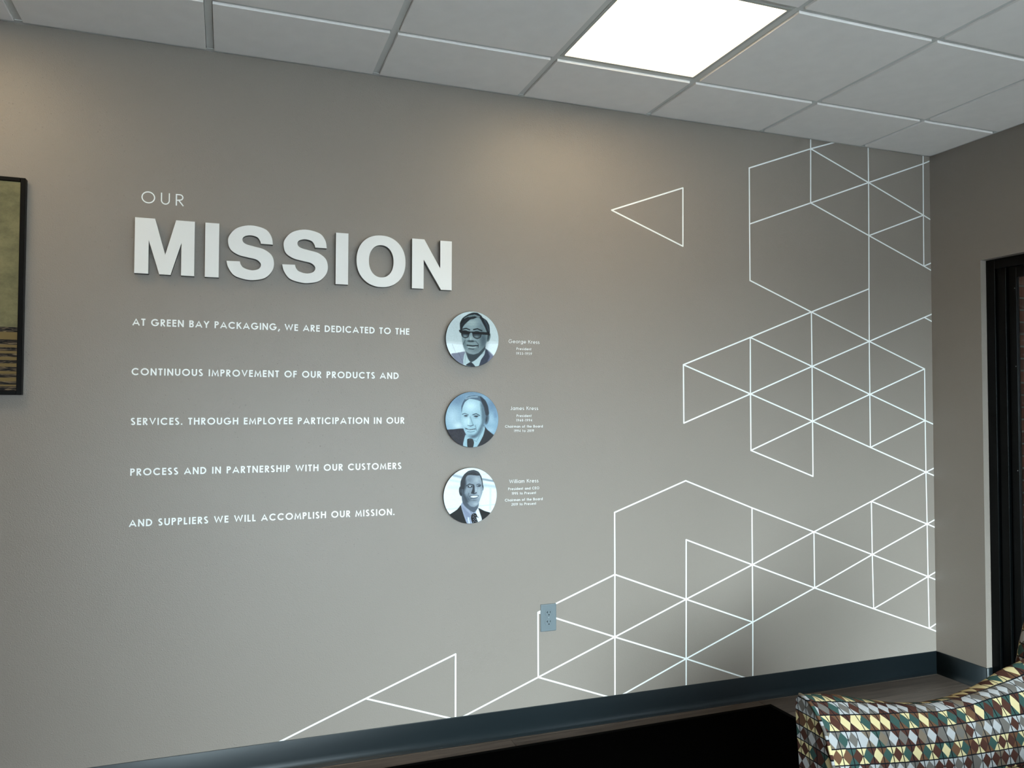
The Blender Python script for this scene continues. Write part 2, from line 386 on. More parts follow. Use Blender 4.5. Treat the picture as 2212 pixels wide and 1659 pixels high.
# ------------------------------------------------------------------ glazing
def glazing_right():
    r = root('window_1'); r['label'] = 'black framed full height glazing in the right wall'
    xf, xb = 0.035, 0.135
    ya, yb = W1A, W1B
    P = lambda n, a, b, m=alum, bv=0.0015: bobj(n, a, b, m, r, bv, 1)
    P('jamb', (xf, ya - 0.0005, 0.001), (xb, ya - 0.046, HEAD - 0.001))
    P('jamb', (xf, yb + 0.0005, 0.001), (xb, yb + 0.046, HEAD - 0.001))
    P('head_rail', (xf, ya - 0.046, HEAD - 0.048), (xb, yb + 0.046, HEAD - 0.001))
    P('sill_rail', (xf, ya - 0.046, 0.001), (xb, yb + 0.046, 0.085))
    # door stop lip beside the jamb, then the leaf stile with a thin shadow gap
    P('stop', (xf + 0.012, ya - 0.0465, 0.086), (xb, ya - 0.091, HEAD - 0.049))
    P('stop', (xf + 0.004, ya - 0.093, 0.086), (xb - 0.03, ya - 0.099, HEAD - 0.049))
    P('stile', (xf + 0.018, ya - 0.104, 0.086), (xb - 0.060, ya - 0.142, HEAD - 0.049))
    P('top_rail', (xf + 0.018, ya - 0.142, HEAD - 0.100), (xb - 0.060, yb + 0.05, HEAD - 0.049))
    yy = ya - 0.142; k = 0
    while yy > yb + 0.3:
        y2 = max(yy - 1.15, yb + 0.046)
        P('pane', (0.066, yy - 0.0005, 0.086), (0.072, y2 + 0.0005, HEAD - 0.101), glassm, 0)
        if y2 > yb + 0.1: P('mullion', (xf + 0.01, y2, 0.086), (xb, y2 - 0.05, HEAD - 0.101))
        yy = y2 - 0.05
    # small screw heads on the stile
    for z in (1.06, 1.55, 1.92):
        b_ = bmesh.new(); bmesh.ops.create_cone(b_, cap_ends=True, segments=10, radius1=0.0022, radius2=0.0018, depth=0.0012)
        bmesh.ops.rotate(b_, verts=b_.verts, matrix=Matrix.Rotation(-PI / 2, 3, 'Y'))
        link('screw', mesh(b_, 'screw', screwm), r, (xf + 0.0176, ya - 0.134, z))
    return r
glazing_right()
def glazing_front():
    r = root('window_2'); r['label'] = 'black framed full height glazing behind the camera'
    yf, yb = RY - 0.03, RY - 0.13
    P = lambda n, a, b, m=alum, bv=0.0015: bobj(n, a, b, m, r, bv, 1)
    P('jamb', (W2A + 0.0005, yf, 0.001), (W2A + 0.05, yb, HEAD - 0.001)); P('jamb', (W2B - 0.0005, yf, 0.001), (W2B - 0.05, yb, HEAD - 0.001))
    P('head_rail', (W2A + 0.05, yf, HEAD - 0.051), (W2B - 0.05, yb, HEAD - 0.001)); P('sill_rail', (W2A + 0.05, yf, 0.001), (W2B - 0.05, yb, 0.09))
    n = 3; wv = (W2B - W2A - 0.1) / n
    for i in range(n):
        x0 = W2A + 0.05 + i * wv
        P('pane', (x0 + 0.0255, RY - 0.078, 0.091), (x0 + wv - 0.0255, RY - 0.084, HEAD - 0.052), glassm, 0)
        if i: P('mullion', (x0 - 0.025, yf, 0.091), (x0 + 0.025, yb, HEAD - 0.052))
glazing_front()

# ------------------------------------------------------------------ outside
struct(bobj('ground', (-30, 30, -0.3), (40, -45, -0.14), groundm), 'pale concrete paving outside the glazing')
# entry lobby beyond the right hand glazing
struct(bobj('floor_lobby', (0.151, 0.06, -0.138), (2.6, -2.6, -0.001), mat('lobby_floor', (0.1, 0.095, 0.09), 0.5, 0.4)), 'grey floor of the entry lobby')
struct(bobj('ceiling_lobby', (0.151, 0.06, 2.75), (2.6, -2.6, 2.9), tilem))
bm = bmesh.new(); box(bm, (2.6, 0.06, -0.138), (2.75, -1.3, 2.9)); box(bm, (2.6, -1.3, 2.15), (2.75, -1.75, 2.9)); box(bm, (2.6, -1.75, -0.138), (2.75, -2.6, 2.9))  # opening added in this unseen wall, sized for the light reaching the brick
struct(link('wall_lobby_far', mesh(bm, 'wall_lobby_far', wallm)))
bm = bmesh.new(); box(bm, (0.151, -2.6, -0.138), (2.75, -2.75, 2.9))
struct(link('wall_lobby_front', mesh(bm, 'wall_lobby_front', wallm)))
ew = struct(bobj('wall_brick', (0.17, 0.06, -0.139), (3.6, 0.3, 3.4), mortarm), 'red brick wall of the lobby seen through the glazing')
CO = 0.0677; BL = 0.2032; z = -0.12; k = 0
bmm = {}; far_ = bmesh.new()
for li in range(50):
    z0 = -0.13 + li * CO
    if z0 > 2.72: break
    x = 0.175 + (0 if li % 2 else 0.1016)
    if li % 2 == 0:
        spans = [(0.172, x)]
    else: spans = []
    n = 0
    while x < 2.55: spans.append((x, min(x + BL, 2.598))); x += BL
    for (xa, xb) in spans:
        l = xb - xa - 0.010
        if l < 0.02: continue
        if xa > 1.17:                                   # beyond the first courses the bricks go into one joined part
            box(far_, (xa + 0.005, 0.052 + random.uniform(-0.0015, 0.0015), z0 + 0.0053), (xb - 0.005, 0.1, z0 + CO - 0.0053)); continue
        key = (round(l, 3), random.randrange(3))
        if key not in bmm:
            b_ = bmesh.new(); box(b_, (-l / 2, -0.05, -0.0285), (l / 2, 0.05, 0.0285)); bevel(b_, 0.003, 1)
            for v in b_.verts: v.co += Vector((random.uniform(-1, 1), random.uniform(-1, 1), random.uniform(-1, 1))) * 0.0008
            bmm[key] = mesh(b_, 'brick', brickms[key[1]])
        o = link('brick', bmm[key], ew, Vector(((xa + xb) / 2, 0.06 + 0.042 - 0.0 + random.uniform(-0.0015, 0.0015), z0 + CO / 2)) - ew.location)

far_.transform(Matrix.Translation(-ew.location)); o = link('brick_field', mesh(far_, 'brick_field', brickms[0]), ew, (0, 0, 0)); o['kind'] = 'stuff'

# ------------------------------------------------------------------ mural
nodes_ = {}
for c, n, x, z in [(0,3,-.047,2.3551),(0,5,-.0486,2.0889),(0,7,-.051,1.822),(0,9,-.0535,1.5551),(0,11,-.0542,1.2887),(0,13,-.0537,1.0234),(0,15,-.0507,.7578),(0,17,-.0493,.4897),(0,19,-.0463,.226),(0,1,-.0441,2.6251),
 (1,2,-.4086,2.4896),(1,4,-.4105,2.2203),(1,6,-.4136,1.951),(1,8,-.4161,1.6864),(1,10,-.4164,1.4207),(1,12,-.4165,1.1561),(1,14,-.4146,.8879),(1,16,-.4127,.6242),(1,18,-.4079,.3566),
 (2,1,-.7679,2.6201),(2,3,-.771,2.3528),(2,7,-.773,1.8186),(2,9,-.7719,1.5539),(2,11,-.7722,1.288),(2,13,-.7725,1.0221),(2,15,-.7701,.755),(2,17,-.7691,.4868),
 (3,2,-1.1286,2.4865),(3,4,-1.129,2.2197),(3,6,-1.1286,1.9518),(3,8,-1.1296,1.6829),(3,10,-1.1305,1.4174),(3,12,-1.1301,1.153),(3,14,-1.1272,.8854),(3,16,-1.1269,.6211),(3,18,-1.1266,.3558),
 (4,3,-1.4921,2.3557),(4,5,-1.4935,2.0876),(4,9,-1.4938,1.5468),(4,11,-1.4928,1.2824),(4,13,-1.4844,1.0221),(4,15,-1.4834,.7567),(4,17,-1.4848,.4905),(4,19,-1.4862,.2256),
 (5,4,-1.8558,2.2212),(5,14,-1.8437,.895),(5,16,-1.8431,.6264),(5,18,-1.8436,.3571),(6,17,-2.203,.4938),(6,19,-2.2016,.2252),(7,18,-2.5602,.3584),(8,19,-2.9195,.2258)]:
    nodes_[(c, n)] = (x, z)
ZB, ZT = 0.1085, H - 0.0035
def strip(p, q, parent, lw=0.0063):
    p0, q0 = Vector(K(p)), Vector(K(q)); d = (q0 - p0).normalized()
    # a strip that runs on past the base, the ceiling or the corner is cut there
    e0 = p0 - d * (lw * 0.3 if isinstance(p[0], int) else 0.03); e1 = q0 + d * (lw * 0.3 if isinstance(q[0], int) else 0.03)
    l = (e1 - e0).length; ang = math.atan2(d.y, d.x); t = 0.0005 + random.random() * 0.0004
    b_ = bmesh.new(); box(b_, (-l / 2, -t, -lw / 2), (l / 2, -0.00005, lw / 2))
    mid = (e0 + e1) / 2
    b_.transform(Matrix.Translation((mid.x, 0, mid.y)) @ Matrix.Rotation(-ang, 4, 'Y'))
    for co, no in (((0, 0, ZB), (0, 0, -1)), ((0, 0, ZT), (0, 0, 1)), ((-0.0005, 0, 0), (1, 0, 0))):
        bmesh.ops.bisect_plane(b_, geom=b_.verts[:] + b_.edges[:] + b_.faces[:], plane_co=co, plane_no=no, clear_outer=True)
    c = Vector(((p0.x + q0.x) / 2, 0, (p0.y + q0.y) / 2)); b_.transform(Matrix.Translation(-c))
    link('line_strip', mesh(b_, 'line_strip', vinylm), parent, c - parent.matrix_world.translation)
def K(v): return nodes_[v] if isinstance(v[0], int) else v
t = thing('wall_decal', 'single white outline triangle floating on the wall, apart from the mural', 'wall decal', (-1.67, 0, 2.22))
for a, b2 in (((5, 4), (4, 3)), ((4, 3), (4, 5)), ((4, 5), (5, 4))): strip(a, b2, t)
t = thing('wall_decal', 'large white lattice of outlined triangles climbing the wall beside the corner', 'wall decal', (-0.77, 0, 1.3))
CR = lambda n, s: (-0.0005, nodes_[(0, n)][1] + s * 0.0185)
segs = [((2,1),(-.7676,ZT)),((2,1),(-.632,2.6655)),((3,2),(2,1)),((3,2),(3,4)),((3,4),(3,6)),((3,4),(2,3)),((2,3),(1,2)),((1,2),(0,1)),((0,1),CR(1,1)),
 ((2,1),(2,3)),((2,1),(1,2)),((1,2),(0,3)),((0,3),CR(3,-1)),((1,2),(-.409,ZT)),((1,2),(1,4)),((1,4),(1,6)),((1,6),(1,8)),((1,8),(1,10)),((1,10),(1,12)),
 ((2,3),(1,4)),((1,4),(0,5)),((0,5),CR(5,-1)),((0,5),CR(5,1)),((1,4),(0,3)),((0,1),(-.0435,ZT)),((0,1),(0,3)),((0,3),(0,5)),
 ((3,6),(2,7)),((2,7),(1,6)),((2,7),(1,8)),((2,7),(3,8)),((3,8),(4,9)),((2,7),(2,9)),((2,9),(2,11)),((2,11),(2,13)),
 ((1,8),(0,7)),((0,7),CR(7,1)),((0,7),CR(7,-1)),((1,8),(0,9)),((1,8),(2,9)),((0,9),(1,10)),((1,10),(0,11)),((2,9),(1,10)),((3,8),(2,9)),
 ((3,8),(3,10)),((3,10),(3,12)),((4,9),(4,11)),((4,9),(3,10)),((4,11),(3,10)),((3,10),(2,9)),((3,10),(2,11)),((2,11),(1,10)),((3,12),(2,11)),((3,12),(2,13)),
 ((2,11),(1,12)),((1,12),(0,11)),((1,12),(0,13)),((0,9),(0,11)),((0,11),(0,13)),((0,13),(0,15)),((0,15),(0,17)),((0,17),(0,19)),((0,11),CR(11,-1))]
for n in (13, 15, 17, 19): segs += [((0, n), CR(n, 1)), ((0, n), CR(n, -1))]
segs += [((5,14),(4,13)),((4,13),(3,14)),((3,14),(2,15)),((2,15),(1,14)),((1,14),(0,13)),((5,14),(5,16)),((5,16),(5,18)),((5,18),(-1.8435,ZB)),
 ((4,15),(3,16)),((4,15),(4,17)),((4,17),(4,19)),((4,19),(-1.4868,ZB)),((3,14),(3,16)),((3,16),(3,18)),((3,18),(-1.1287,ZB)),((5,16),(4,17)),((4,17),(3,16)),
 ((3,16),(2,15)),((3,16),(2,17)),((2,17),(1,16)),((2,17),(1,18)),((1,16),(0,15)),((1,16),(0,17)),((2,15),(1,16)),((1,14),(0,15)),((1,14),(1,16)),((1,16),(1,18)),
 ((1,18),(0,17)),((1,18),(0,19)),((2,15),(2,17)),((3,18),(2,17)),((4,17),(3,18)),((4,19),(3,18)),((4,19),(-1.180,ZB)),((5,18),(4,17)),((5,18),(4,19)),((4,19),(-1.798,ZB)),
 ((5,16),(6,17)),((6,17),(5,18)),((6,17),(6,19)),((6,19),(5,18)),((6,19),(-2.519,ZB)),((6,19),(-1.888,ZB))]
for a, b2 in segs: strip(a, b2, t)
t = thing('wall_decal', 'small white outline triangle with a long tail low on the wall above the base', 'wall decal', (-2.8, 0, 0.25))
for a, b2 in (((8,19),(7,18)),((7,18),(-2.5595,ZB)),((8,19),(-2.588,ZB)),((8,19),(-3.232,ZB))): strip(a, b2, t)

# ------------------------------------------------------------------ stroke lettering
def arc(cx, cz, rx, rz, a0, a1, n=None):
    n = n or max(3, int(abs(a1 - a0) / 15))
    return [(cx + rx * math.cos(math.radians(a0 + (a1 - a0) * i / n)), cz + rz * math.sin(math.radians(a0 + (a1 - a0) * i / n))) for i in range(n + 1)]
def glyph(ch, s):
    """centre line strokes for a geometric sans; cap height 1, stroke s; returns (strokes, width, ends)"""
    h = s / 2; t = 1 - h; X = 0.70; xr = X / 2 - h
    def bowl(x0, zc, rz, rx):    # right facing D half
        return [(x0, zc + rz)] + arc(x0 + 0.0, zc, rx, rz, 90, -90, 14)
    r = 0.5 - h
    if ch == 'A': return [[(h * .6, 0), (0.46, 1), (0.92 - h * .6, 0)], [(0.19, 0.30), (0.73, 0.30)]], 0.92
    if ch == 'B': return [[(h, 0), (h, 1)], [(h, t)] + arc(0.33, 0.75 , 0.17, t - 0.75, 90, -90, 8) + [(0.33, 0.51)] + [(h, 0.51)], [(h, 0.51), (0.36, 0.51)] + arc(0.36, (0.51 + h) / 2, 0.60 - h - 0.36, (0.51 - h) / 2, 90, -90, 8) + [(h, h)]], 0.62
    if ch == 'C': return [arc(0.52, 0.5, 0.52 - h, 0.5 - h + .01, 42, 318, 24)], 0.93
    if ch == 'D': return [[(h, 0), (h, 1)], [(h, t), (0.30, t)] + arc(0.30, 0.5, 0.50 - h, r, 90, -90, 16) + [(h, h)]], 0.80
    if ch == 'E': return [[(h, 0), (h, 1)], [(h, t), (0.53, t)], [(h, 0.53), (0.51, 0.53)], [(h, h), (0.53, h)]], 0.53
    if ch == 'F': return [[(h, 0), (h, 1)], [(h, t), (0.50, t)], [(h, 0.52), (0.48, 0.52)]], 0.50
    if ch == 'G': return [arc(0.52, 0.5, 0.52 - h, 0.5 - h + .01, 42, 352, 26) + [(1.03 - h, 0.45)], [(0.56, 0.45), (1.03 - h * .3, 0.45)]], 1.03
    if ch == 'H': return [[(h, 0), (h, 1)], [(0.75 - h, 0), (0.75 - h, 1)], [(h, 0.54), (0.75 - h, 0.54)]], 0.75
    if ch == 'I': return [[(h, 0), (h, 1)]], s
    if ch == 'J': return [[(0.47 - h, 1), (0.47 - h, 0.26)] + arc(0.47 - h - 0.17, 0.24, 0.17, 0.24 - h, 0, -150, 9)], 0.47
    if ch == 'K': return [[(h, 0), (h, 1)], [(0.64 - h * .4, 1), (h + .04, 0.48)], [(0.26, 0.62), (0.70 - h * .6, 0)]], 0.70
    if ch == 'L': return [[(h, 0), (h, 1)], [(h, h), (0.46, h)]], 0.46
    if ch == 'M': return [[(h * .8, 0), (0.17, 0.97), (0.48, 0.14), (0.79, 0.97), (0.96 - h * .8, 0)]], 0.96
    if ch == 'N': return [[(h, 0), (h, 1)], [(h, 0.98), (0.78 - h, 0.02)], [(0.78 - h, 0), (0.78 - h, 1)]], 0.78
    if ch == 'O': return [arc(0.53, 0.5, 0.53 - h, 0.5 - h + .01, 0, 360, 30)], 1.06
    if ch in 'PR':
        st = [[(h, 0), (h, 1)], [(h, t), (0.32, t)] + arc(0.32, 0.725, 0.58 - h - 0.32, t - 0.725, 90, -90, 10) + [(h, 0.45 + h * 0)]]
        if ch == 'P': return st, 0.58
        return st + [[(0.24, 0.45), (0.60 - h * .5, 0)]], 0.62
    if ch == 'S': return [arc(0.27, 0.75, 0.27 - h * .9, 0.25 - h + .012, 35, 270 - 25, 14) [:-1] + arc(0.27, 0.255, 0.285 - h, 0.255 - h + .01, 62, -155, 14)], 0.56
    if ch == 'T': return [[(0, t), (0.54, t)], [(0.27, 0), (0.27, 1)]], 0.54
    if ch == 'U': return [[(h, 1), (h, 0.36)] + arc(0.36, 0.36, 0.36 - h, 0.36 - h, 180, 360, 14) + [(0.72 - h, 1)]], 0.72
    if ch == 'V': return [[(h * .6, 1), (0.41, 0.05), (0.82 - h * .6, 1)]], 0.82
    if ch == 'W': return [[(h * .7, 1), (0.33, 0.08), (0.60, 0.94), (0.87, 0.08), (1.20 - h * .7, 1)]], 1.20
    if ch == 'Y': return [[(h * .6, 1), (0.37, 0.46), (0.74 - h * .6, 1)], [(0.37, 0.48), (0.37, 0)]], 0.74
    if ch == '.': return [[(h, 0), (h, s)]], s
    if ch == ',': return [[(s * 1.2, s * 1.1), (h * .5, -0.16)]], s * 1.3
    if ch == '-': return [[(0, 0.36), (0.26, 0.36)]], 0.26
    # lower case, x height X
    ring = arc(X / 2 , X / 2, xr, xr, 0, 360, 20)
    if ch == 'a': return [ring, [(X - h, 0), (X - h, X)]], X
    if ch == 'b': return [ring, [(h, 0), (h, 1.02)]], X
    if ch == 'd': return [ring, [(X - h, 0), (X - h, 1.02)]], X
    if ch == 'g': return [ring, [(X - h, X), (X - h, 0.0)] + arc(X / 2, 0.0, xr, 0.26, 0, -160, 10)], X
    if ch == 'e': return [[(h + .02, X * .47), (X - h, X * .47)] + arc(X / 2, X / 2, xr, xr, 0, 318, 20)], X
    if ch == 'f': return [[(0.14, 0), (0.14, 0.86)] + arc(0.28, 0.86, 0.14, 0.14, 180, 80, 5), [(0, X - h), (0.30, X - h)]], 0.32
    if ch == 'h': return [[(h, 0), (h, 1.02)], arc(0.26, 0.42, 0.26 - h, X - 0.42 - h, 180, 0, 10) + [(0.52 - h, 0)]], 0.52
    if ch == 'n': return [[(h, 0), (h, X)], arc(0.26, 0.42, 0.26 - h, X - 0.42 - h, 180, 0, 10) + [(0.52 - h, 0)]], 0.52
    if ch == 'm': return [[(h, 0), (h, X)], arc(0.23, 0.44, 0.23 - h * .8, X - 0.44 - h, 180, 0, 10) + [(0.43, 0)], arc(0.62, 0.44, 0.20, X - 0.44 - h, 180, 0, 10) + [(0.82, 0)]], 0.88
    if ch == 'i': return [[(h, 0), (h, X)], [(h, 0.88), (h, 0.88 + s)]], s
    if ch == 'l': return [[(h, 0), (h, 1.02)]], s
    if ch == 'o': return [ring], X
    if ch == 'r': return [[(h, 0), (h, X)], arc(0.24, 0.44, 0.24 - h, X - 0.44 - h, 180, 60, 6)], 0.32
    if ch == 's': return [arc(0.2, 0.51, 0.2 - h, 0.19 - h, 40, 250, 9) + arc(0.2, 0.185, 0.21 - h, 0.19 - h, 62, -150, 9)], 0.41
    if ch == 't': return [[(0.15, 0), (0.15, 0.96)], [(0, X - h), (0.30, X - h)]], 0.30
    D = {'1': ([[(0.02, 0.88), (0.16, 0.96), (0.16, 0)]], 0.24),
         '0': ([arc(0.28, 0.5, 0.28 - h, 0.5 - h, 0, 360, 20)], 0.56),
         '2': ([arc(0.27, 0.72, 0.25 - h, 0.28 - h, 165, -35, 10) + [(0.04, h), (0.54, h)]], 0.55),
         '3': ([arc(0.25, 0.75, 0.22 - h, 0.25 - h, 150, -90, 10), arc(0.25, 0.27, 0.27 - h, 0.27 - h, 90, -150, 10)], 0.53),
         '4': ([[(0.42, 0), (0.42, 0.97), (0.03, 0.26), (0.56, 0.26)]], 0.56),
         '5': ([[(0.48, t), (0.17, t), (0.10, 0.56)] + arc(0.25, 0.31, 0.29 - h, 0.31 - h, 115, -150, 12)], 0.55),
         '6': ([arc(0.28, 0.31, 0.28 - h, 0.31 - h, 0, 360, 16), [(0.42, 1), (0.07, 0.42)]], 0.56),
         '9': ([arc(0.28, 0.69, 0.28 - h, 0.31 - h, 0, 360, 16), [(0.14, 0), (0.49, 0.58)]], 0.56)}
    st, wd = D[ch]; return st, wd

def ribbon(bm, pts, s, depth):
    closed = len(pts) > 3 and (Vector(pts[0]) - Vector(pts[-1])).length < 1e-4
    P = [Vector(pts[0])]
    for p in pts[1:]:
        if (Vector(p) - P[-1]).length > 2e-3: P.append(Vector(p))
    if closed: P = P[:-1]
    n = len(P); Lf = []; Rt = []
    for i in range(n):
        a = P[i - 1] if (i > 0 or closed) else None; b = P[(i + 1) % n] if (i < n - 1 or closed) else None
        if a is None: d = (b - P[i]).normalized(); nrm = Vector((-d.y, d.x)); k = 1
        elif b is None: d = (P[i] - a).normalized(); nrm = Vector((-d.y, d.x)); k = 1
        else:
            d1 = (P[i] - a).normalized(); d2 = (b - P[i]).normalized()
            n1 = Vector((-d1.y, d1.x)); n2 = Vector((-d2.y, d2.x)); nn = n1 + n2
            if nn.length < 1e-3: nn = n1
            nrm = nn.normalized(); k = min(1 / max(0.2, nrm.dot(n1)), 2.4)
        Lf.append(P[i] + nrm * s / 2 * k); Rt.append(P[i] - nrm * s / 2 * k)
    zc = lambda v, y: bm.verts.new((v.x, y, min(max(v.y, -0.30), 1.06)))
    A = [zc(v, -depth) for v in Lf]; B = [zc(v, -depth) for v in Rt]; A2 = [zc(v, -1e-5) for v in Lf]; B2 = [zc(v, -1e-5) for v in Rt]
    for i in range(n if closed else n - 1):
        j = (i + 1) % n
        bm.faces.new((A[i], A[j], B[j], B[i])); bm.faces.new((A[i], A2[i], A2[j], A[j])); bm.faces.new((B[i], B[j], B2[j], B2[i]))
    if not closed:
        bm.faces.new((A[0], B[0], B2[0], A2[0])); bm.faces.new((A[-1], A2[-1], B2[-1], B[-1]))
gc = {}
def glyph_mesh(ch, s, cap):
    key = (ch, s, cap)
    if key not in gc:
        st, wd = glyph(ch, s)
        b_ = bmesh.new()
        for q, p in enumerate(st): ribbon(b_, p, s, (0.0005 + 0.00004 * q) / cap)
        b_.transform(Matrix.Scale(cap, 4))
        # apexes of pointed letters are cut flat at the cap line
        if ch in 'AMNVWYK':
            for v in b_.verts: v.co.z = min(max(v.co.z, 0.0), cap)
        gc[key] = (mesh(b_, 'letter', vinylm), wd)
    return gc[key]
def set_text(text, x0, x1, z, cap, s, parent, sx_min=None, name='letter', space=0.34):
    """spread the text from x0 to x1 by tracking; letters become parts of the line"""
    ws = [space if c == ' ' else glyph(c, s)[1] for c in text]
    tot = sum(ws) * cap; n = len(text) - 1
    tr = (x1 - x0 - tot) / n; x = x0
    o0 = parent.matrix_world.translation if parent.type == 'EMPTY' and parent.parent is None else parent['_w']
    o0 = Vector(o0)
    for c, wd in zip(text, ws):
        if c != ' ':
            me, _ = glyph_mesh(c, s, cap)
            link(name, me, parent, Vector((x, 0, z)) - o0)
        x += wd * cap + tr
t = thing('wall_lettering', 'thin white widely spaced capitals OUR above the large raised word', 'lettering', (-3.66, 0, 2.08))
for ch, x0, wdt in (('O', -3.7347, 0.0451), ('U', -3.6708, 0.0298), ('R', -3.6214, 0.0275)):
    me, wd = glyph_mesh(ch, 0.095, 0.0425)
    o = link('letter', me, t, Vector((x0, 0, 2.0815)) - Vector((-3.66, 0, 2.08))); o.scale.x = wdt / (wd * 0.0425)
LG = 'rows of the mission statement'
for txt, xa, xb, z, lab in (
    ('AT GREEN BAY PACKAGING, WE ARE DEDICATED TO THE', -3.7568, -2.7575, 1.6405, 'white capitals, topmost row of the statement, just under the raised word'),
    ('CONTINUOUS IMPROVEMENT OF OUR PRODUCTS AND', -3.7571, -2.7992, 1.4635, 'white capitals reading CONTINUOUS IMPROVEMENT OF OUR PRODUCTS AND'),
    ('SERVICES. THROUGH EMPLOYEE PARTICIPATION IN OUR', -3.7565, -2.7749, 1.2866, 'white capitals reading SERVICES. THROUGH EMPLOYEE PARTICIPATION IN OUR'),
    ('PROCESS AND IN PARTNERSHIP WITH OUR CUSTOMERS', -3.756, -2.7858, 1.1075, 'white capitals reading PROCESS AND IN PARTNERSHIP WITH OUR CUSTOMERS'),
    ('AND SUPPLIERS WE WILL ACCOMPLISH OUR MISSION.', -3.7571, -2.8123, 0.9275, 'white capitals reading AND SUPPLIERS WE WILL ACCOMPLISH OUR MISSION, bottom row')):
    t = thing('wall_lettering', lab, 'lettering', ((xa + xb) / 2, 0, z), LG)
    set_text(txt, xa, xb, z - 0.0003, 0.0254, 0.188, t)
CG = 'small captions beside the round portraits'
caps = [('small white caption beside the top portrait', [('George Kress', -2.3361, -2.1978, 1.6204, .0150), ('President', -2.3009, -2.2348, 1.5923, .0104), ('1933-1959', -2.3021, -2.2323, 1.5728, .0104)]),
 ('small white caption beside the middle portrait', [('James Kress', -2.3282, -2.2036, 1.3408, .0150), ('President', -2.2998, -2.2337, 1.3117, .0104), ('1960-1994', -2.3015, -2.2307, 1.2929, .0104), ('Chairman of the Board', -2.3508, -2.1825, 1.2673, .0104), ('1994 to 2019', -2.3111, -2.2228, 1.2491, .0104)]),
 ('small white caption beside the bottom portrait', [('William Kress', -2.3318, -2.202, 1.0369, .0150), ('President and CEO', -2.3363, -2.1983, 1.0082, .0104), ('1995 to Present', -2.3206, -2.2126, .9887, .0104), ('Chairman of the Board', -2.3505, -2.1827, .9621, .0104), ('2019 to Present', -2.3217, -2.2123, .9437, .0104)])]
for lab, rows_ in caps:
    t = thing('wall_lettering', lab, 'lettering', (-2.2666, 0, rows_[-1][3]), CG)
    for q, (txt, xa, xb, z, cp) in enumerate(rows_):
        # one caption row is one part: merge its small letters
        b_ = bmesh.new(); s = 0.095 if q == 0 else 0.115
        ws = [0.30 if c == ' ' else glyph(c, s)[1] for c in txt]
        nat = sum(ws) * cp; trk = (xb - xa - nat) / (len(txt) - 1)
        fx = 1.0
        if trk < 0.0004: fx = (xb - xa - 0.0008 * (len(txt) - 1)) / nat; trk = 0.0008
        x = 0
        for c, wd in zip(txt, ws):
            if c != ' ':
                me, _ = glyph_mesh(c, s, cp)
                tmp = bmesh.new(); tmp.from_mesh(me); tmp.transform(Matrix.Translation((x, 0, 0)) @ Matrix.Diagonal((fx, 1, 1, 1)))
                m2 = bpy.data.meshes.new('t'); tmp.to_mesh(m2); tmp.free(); b_.from_mesh(m2); bpy.data.meshes.remove(m2)
            x += wd * cp * fx + trk
        link('text_line', mesh(b_, 'text_line', vinylm), t, Vector((xa, 0, z)) - Vector((-2.2666, 0, rows_[-1][3])))

# ------------------------------------------------------------------ raised MISSION letters
ZL0, ZL1 = 1.8235, 2.0225; DEP = 0.0250
Mout = [(0, 0), (0, 1), (.33, 1), (.507, .365), (.68, 1), (1, 1), (1, 0), (.775, 0), (.775, .585), (.60, 0), (.41, 0), (.232, .60), (.232, 0)]
Nout = [(0, 0), (0, 1), (.305, 1), (.705, .436), (.705, 1), (1, 1), (1, 0), (.727, 0), (.292, .585), (.292, 0)]
Iout = [(0, 0), (0, 1), (1, 1), (1, 0)]
def catmull(pts, n=5):
    out = []
    for i in range(len(pts) - 1):
        p0 = Vector(pts[max(i - 1, 0)]); p1 = Vector(pts[i]); p2 = Vector(pts[i + 1]); p3 = Vector(pts[min(i + 2, len(pts) - 1)])
        for k in range(n):
            t_ = k / n
            out.append(tuple(0.5 * ((2 * p1) + (p2 - p0) * t_ + (2 * p0 - 5 * p1 + 4 * p2 - p3) * t_ ** 2 + (3 * p1 - p0 - 3 * p2 + p3) * t_ ** 3)))
    out.append(tuple(pts[-1])); return out
def sn(p):
    x, y = p; yt = 480 + .08 * (x - 1410); yb = 1082 + .05 * (x - 1440)
    return ((x - 1150) / 520, (yb - y) / (yb - yt))
S1 = [sn(p) for p in [(1655,693),(1638,605),(1570,523),(1410,480),(1262,508),(1182,588),(1166,660),(1195,747),(1280,805),(1390,835),(1478,858),(1524,905),(1505,955),(1430,973),(1345,950),(1308,912),(1297,875)]]
S2 = [sn(p) for p in [(1152,870),(1172,945),(1232,1028),(1330,1068),(1440,1082),(1565,1060),(1645,990),(1670,905),(1645,812),(1560,745),(1450,712),(1372,690),(1332,665),(1322,628),(1348,600),(1410,590),(1480,610),(1512,650),(1522,683)]]
Sout = catmull(S1) + catmull(S2)
def solid(outline, w_, h_, d_, hole=None):
    b_ = bmesh.new()
    if hole is None:
        fr = [b_.verts.new((u * w_, -d_, v * h_)) for u, v in outline]; bk = [b_.verts.new((u * w_, 0, v * h_)) for u, v in outline]
        n = len(fr); b_.faces.new(fr); b_.faces.new(bk[::-1])
        for i in range(n): b_.faces.new((fr[i], bk[i], bk[(i + 1) % n], fr[(i + 1) % n]))
    else:
        n = len(outline); L4 = [[b_.verts.new((u * w_, yy, v * h_)) for u, v in oo] for oo in (outline, hole) for yy in (-d_, 0)]
        of, ob, hf, hb = L4
        for i in range(n):
            j = (i + 1) % n
            b_.faces.new((of[i], of[j], hf[j], hf[i])); b_.faces.new((ob[i], hb[i], hb[j], ob[j]))
            b_.faces.new((of[i], ob[i], ob[j], of[j])); b_.faces.new((hf[i], hf[j], hb[j], hb[i]))
    return b_
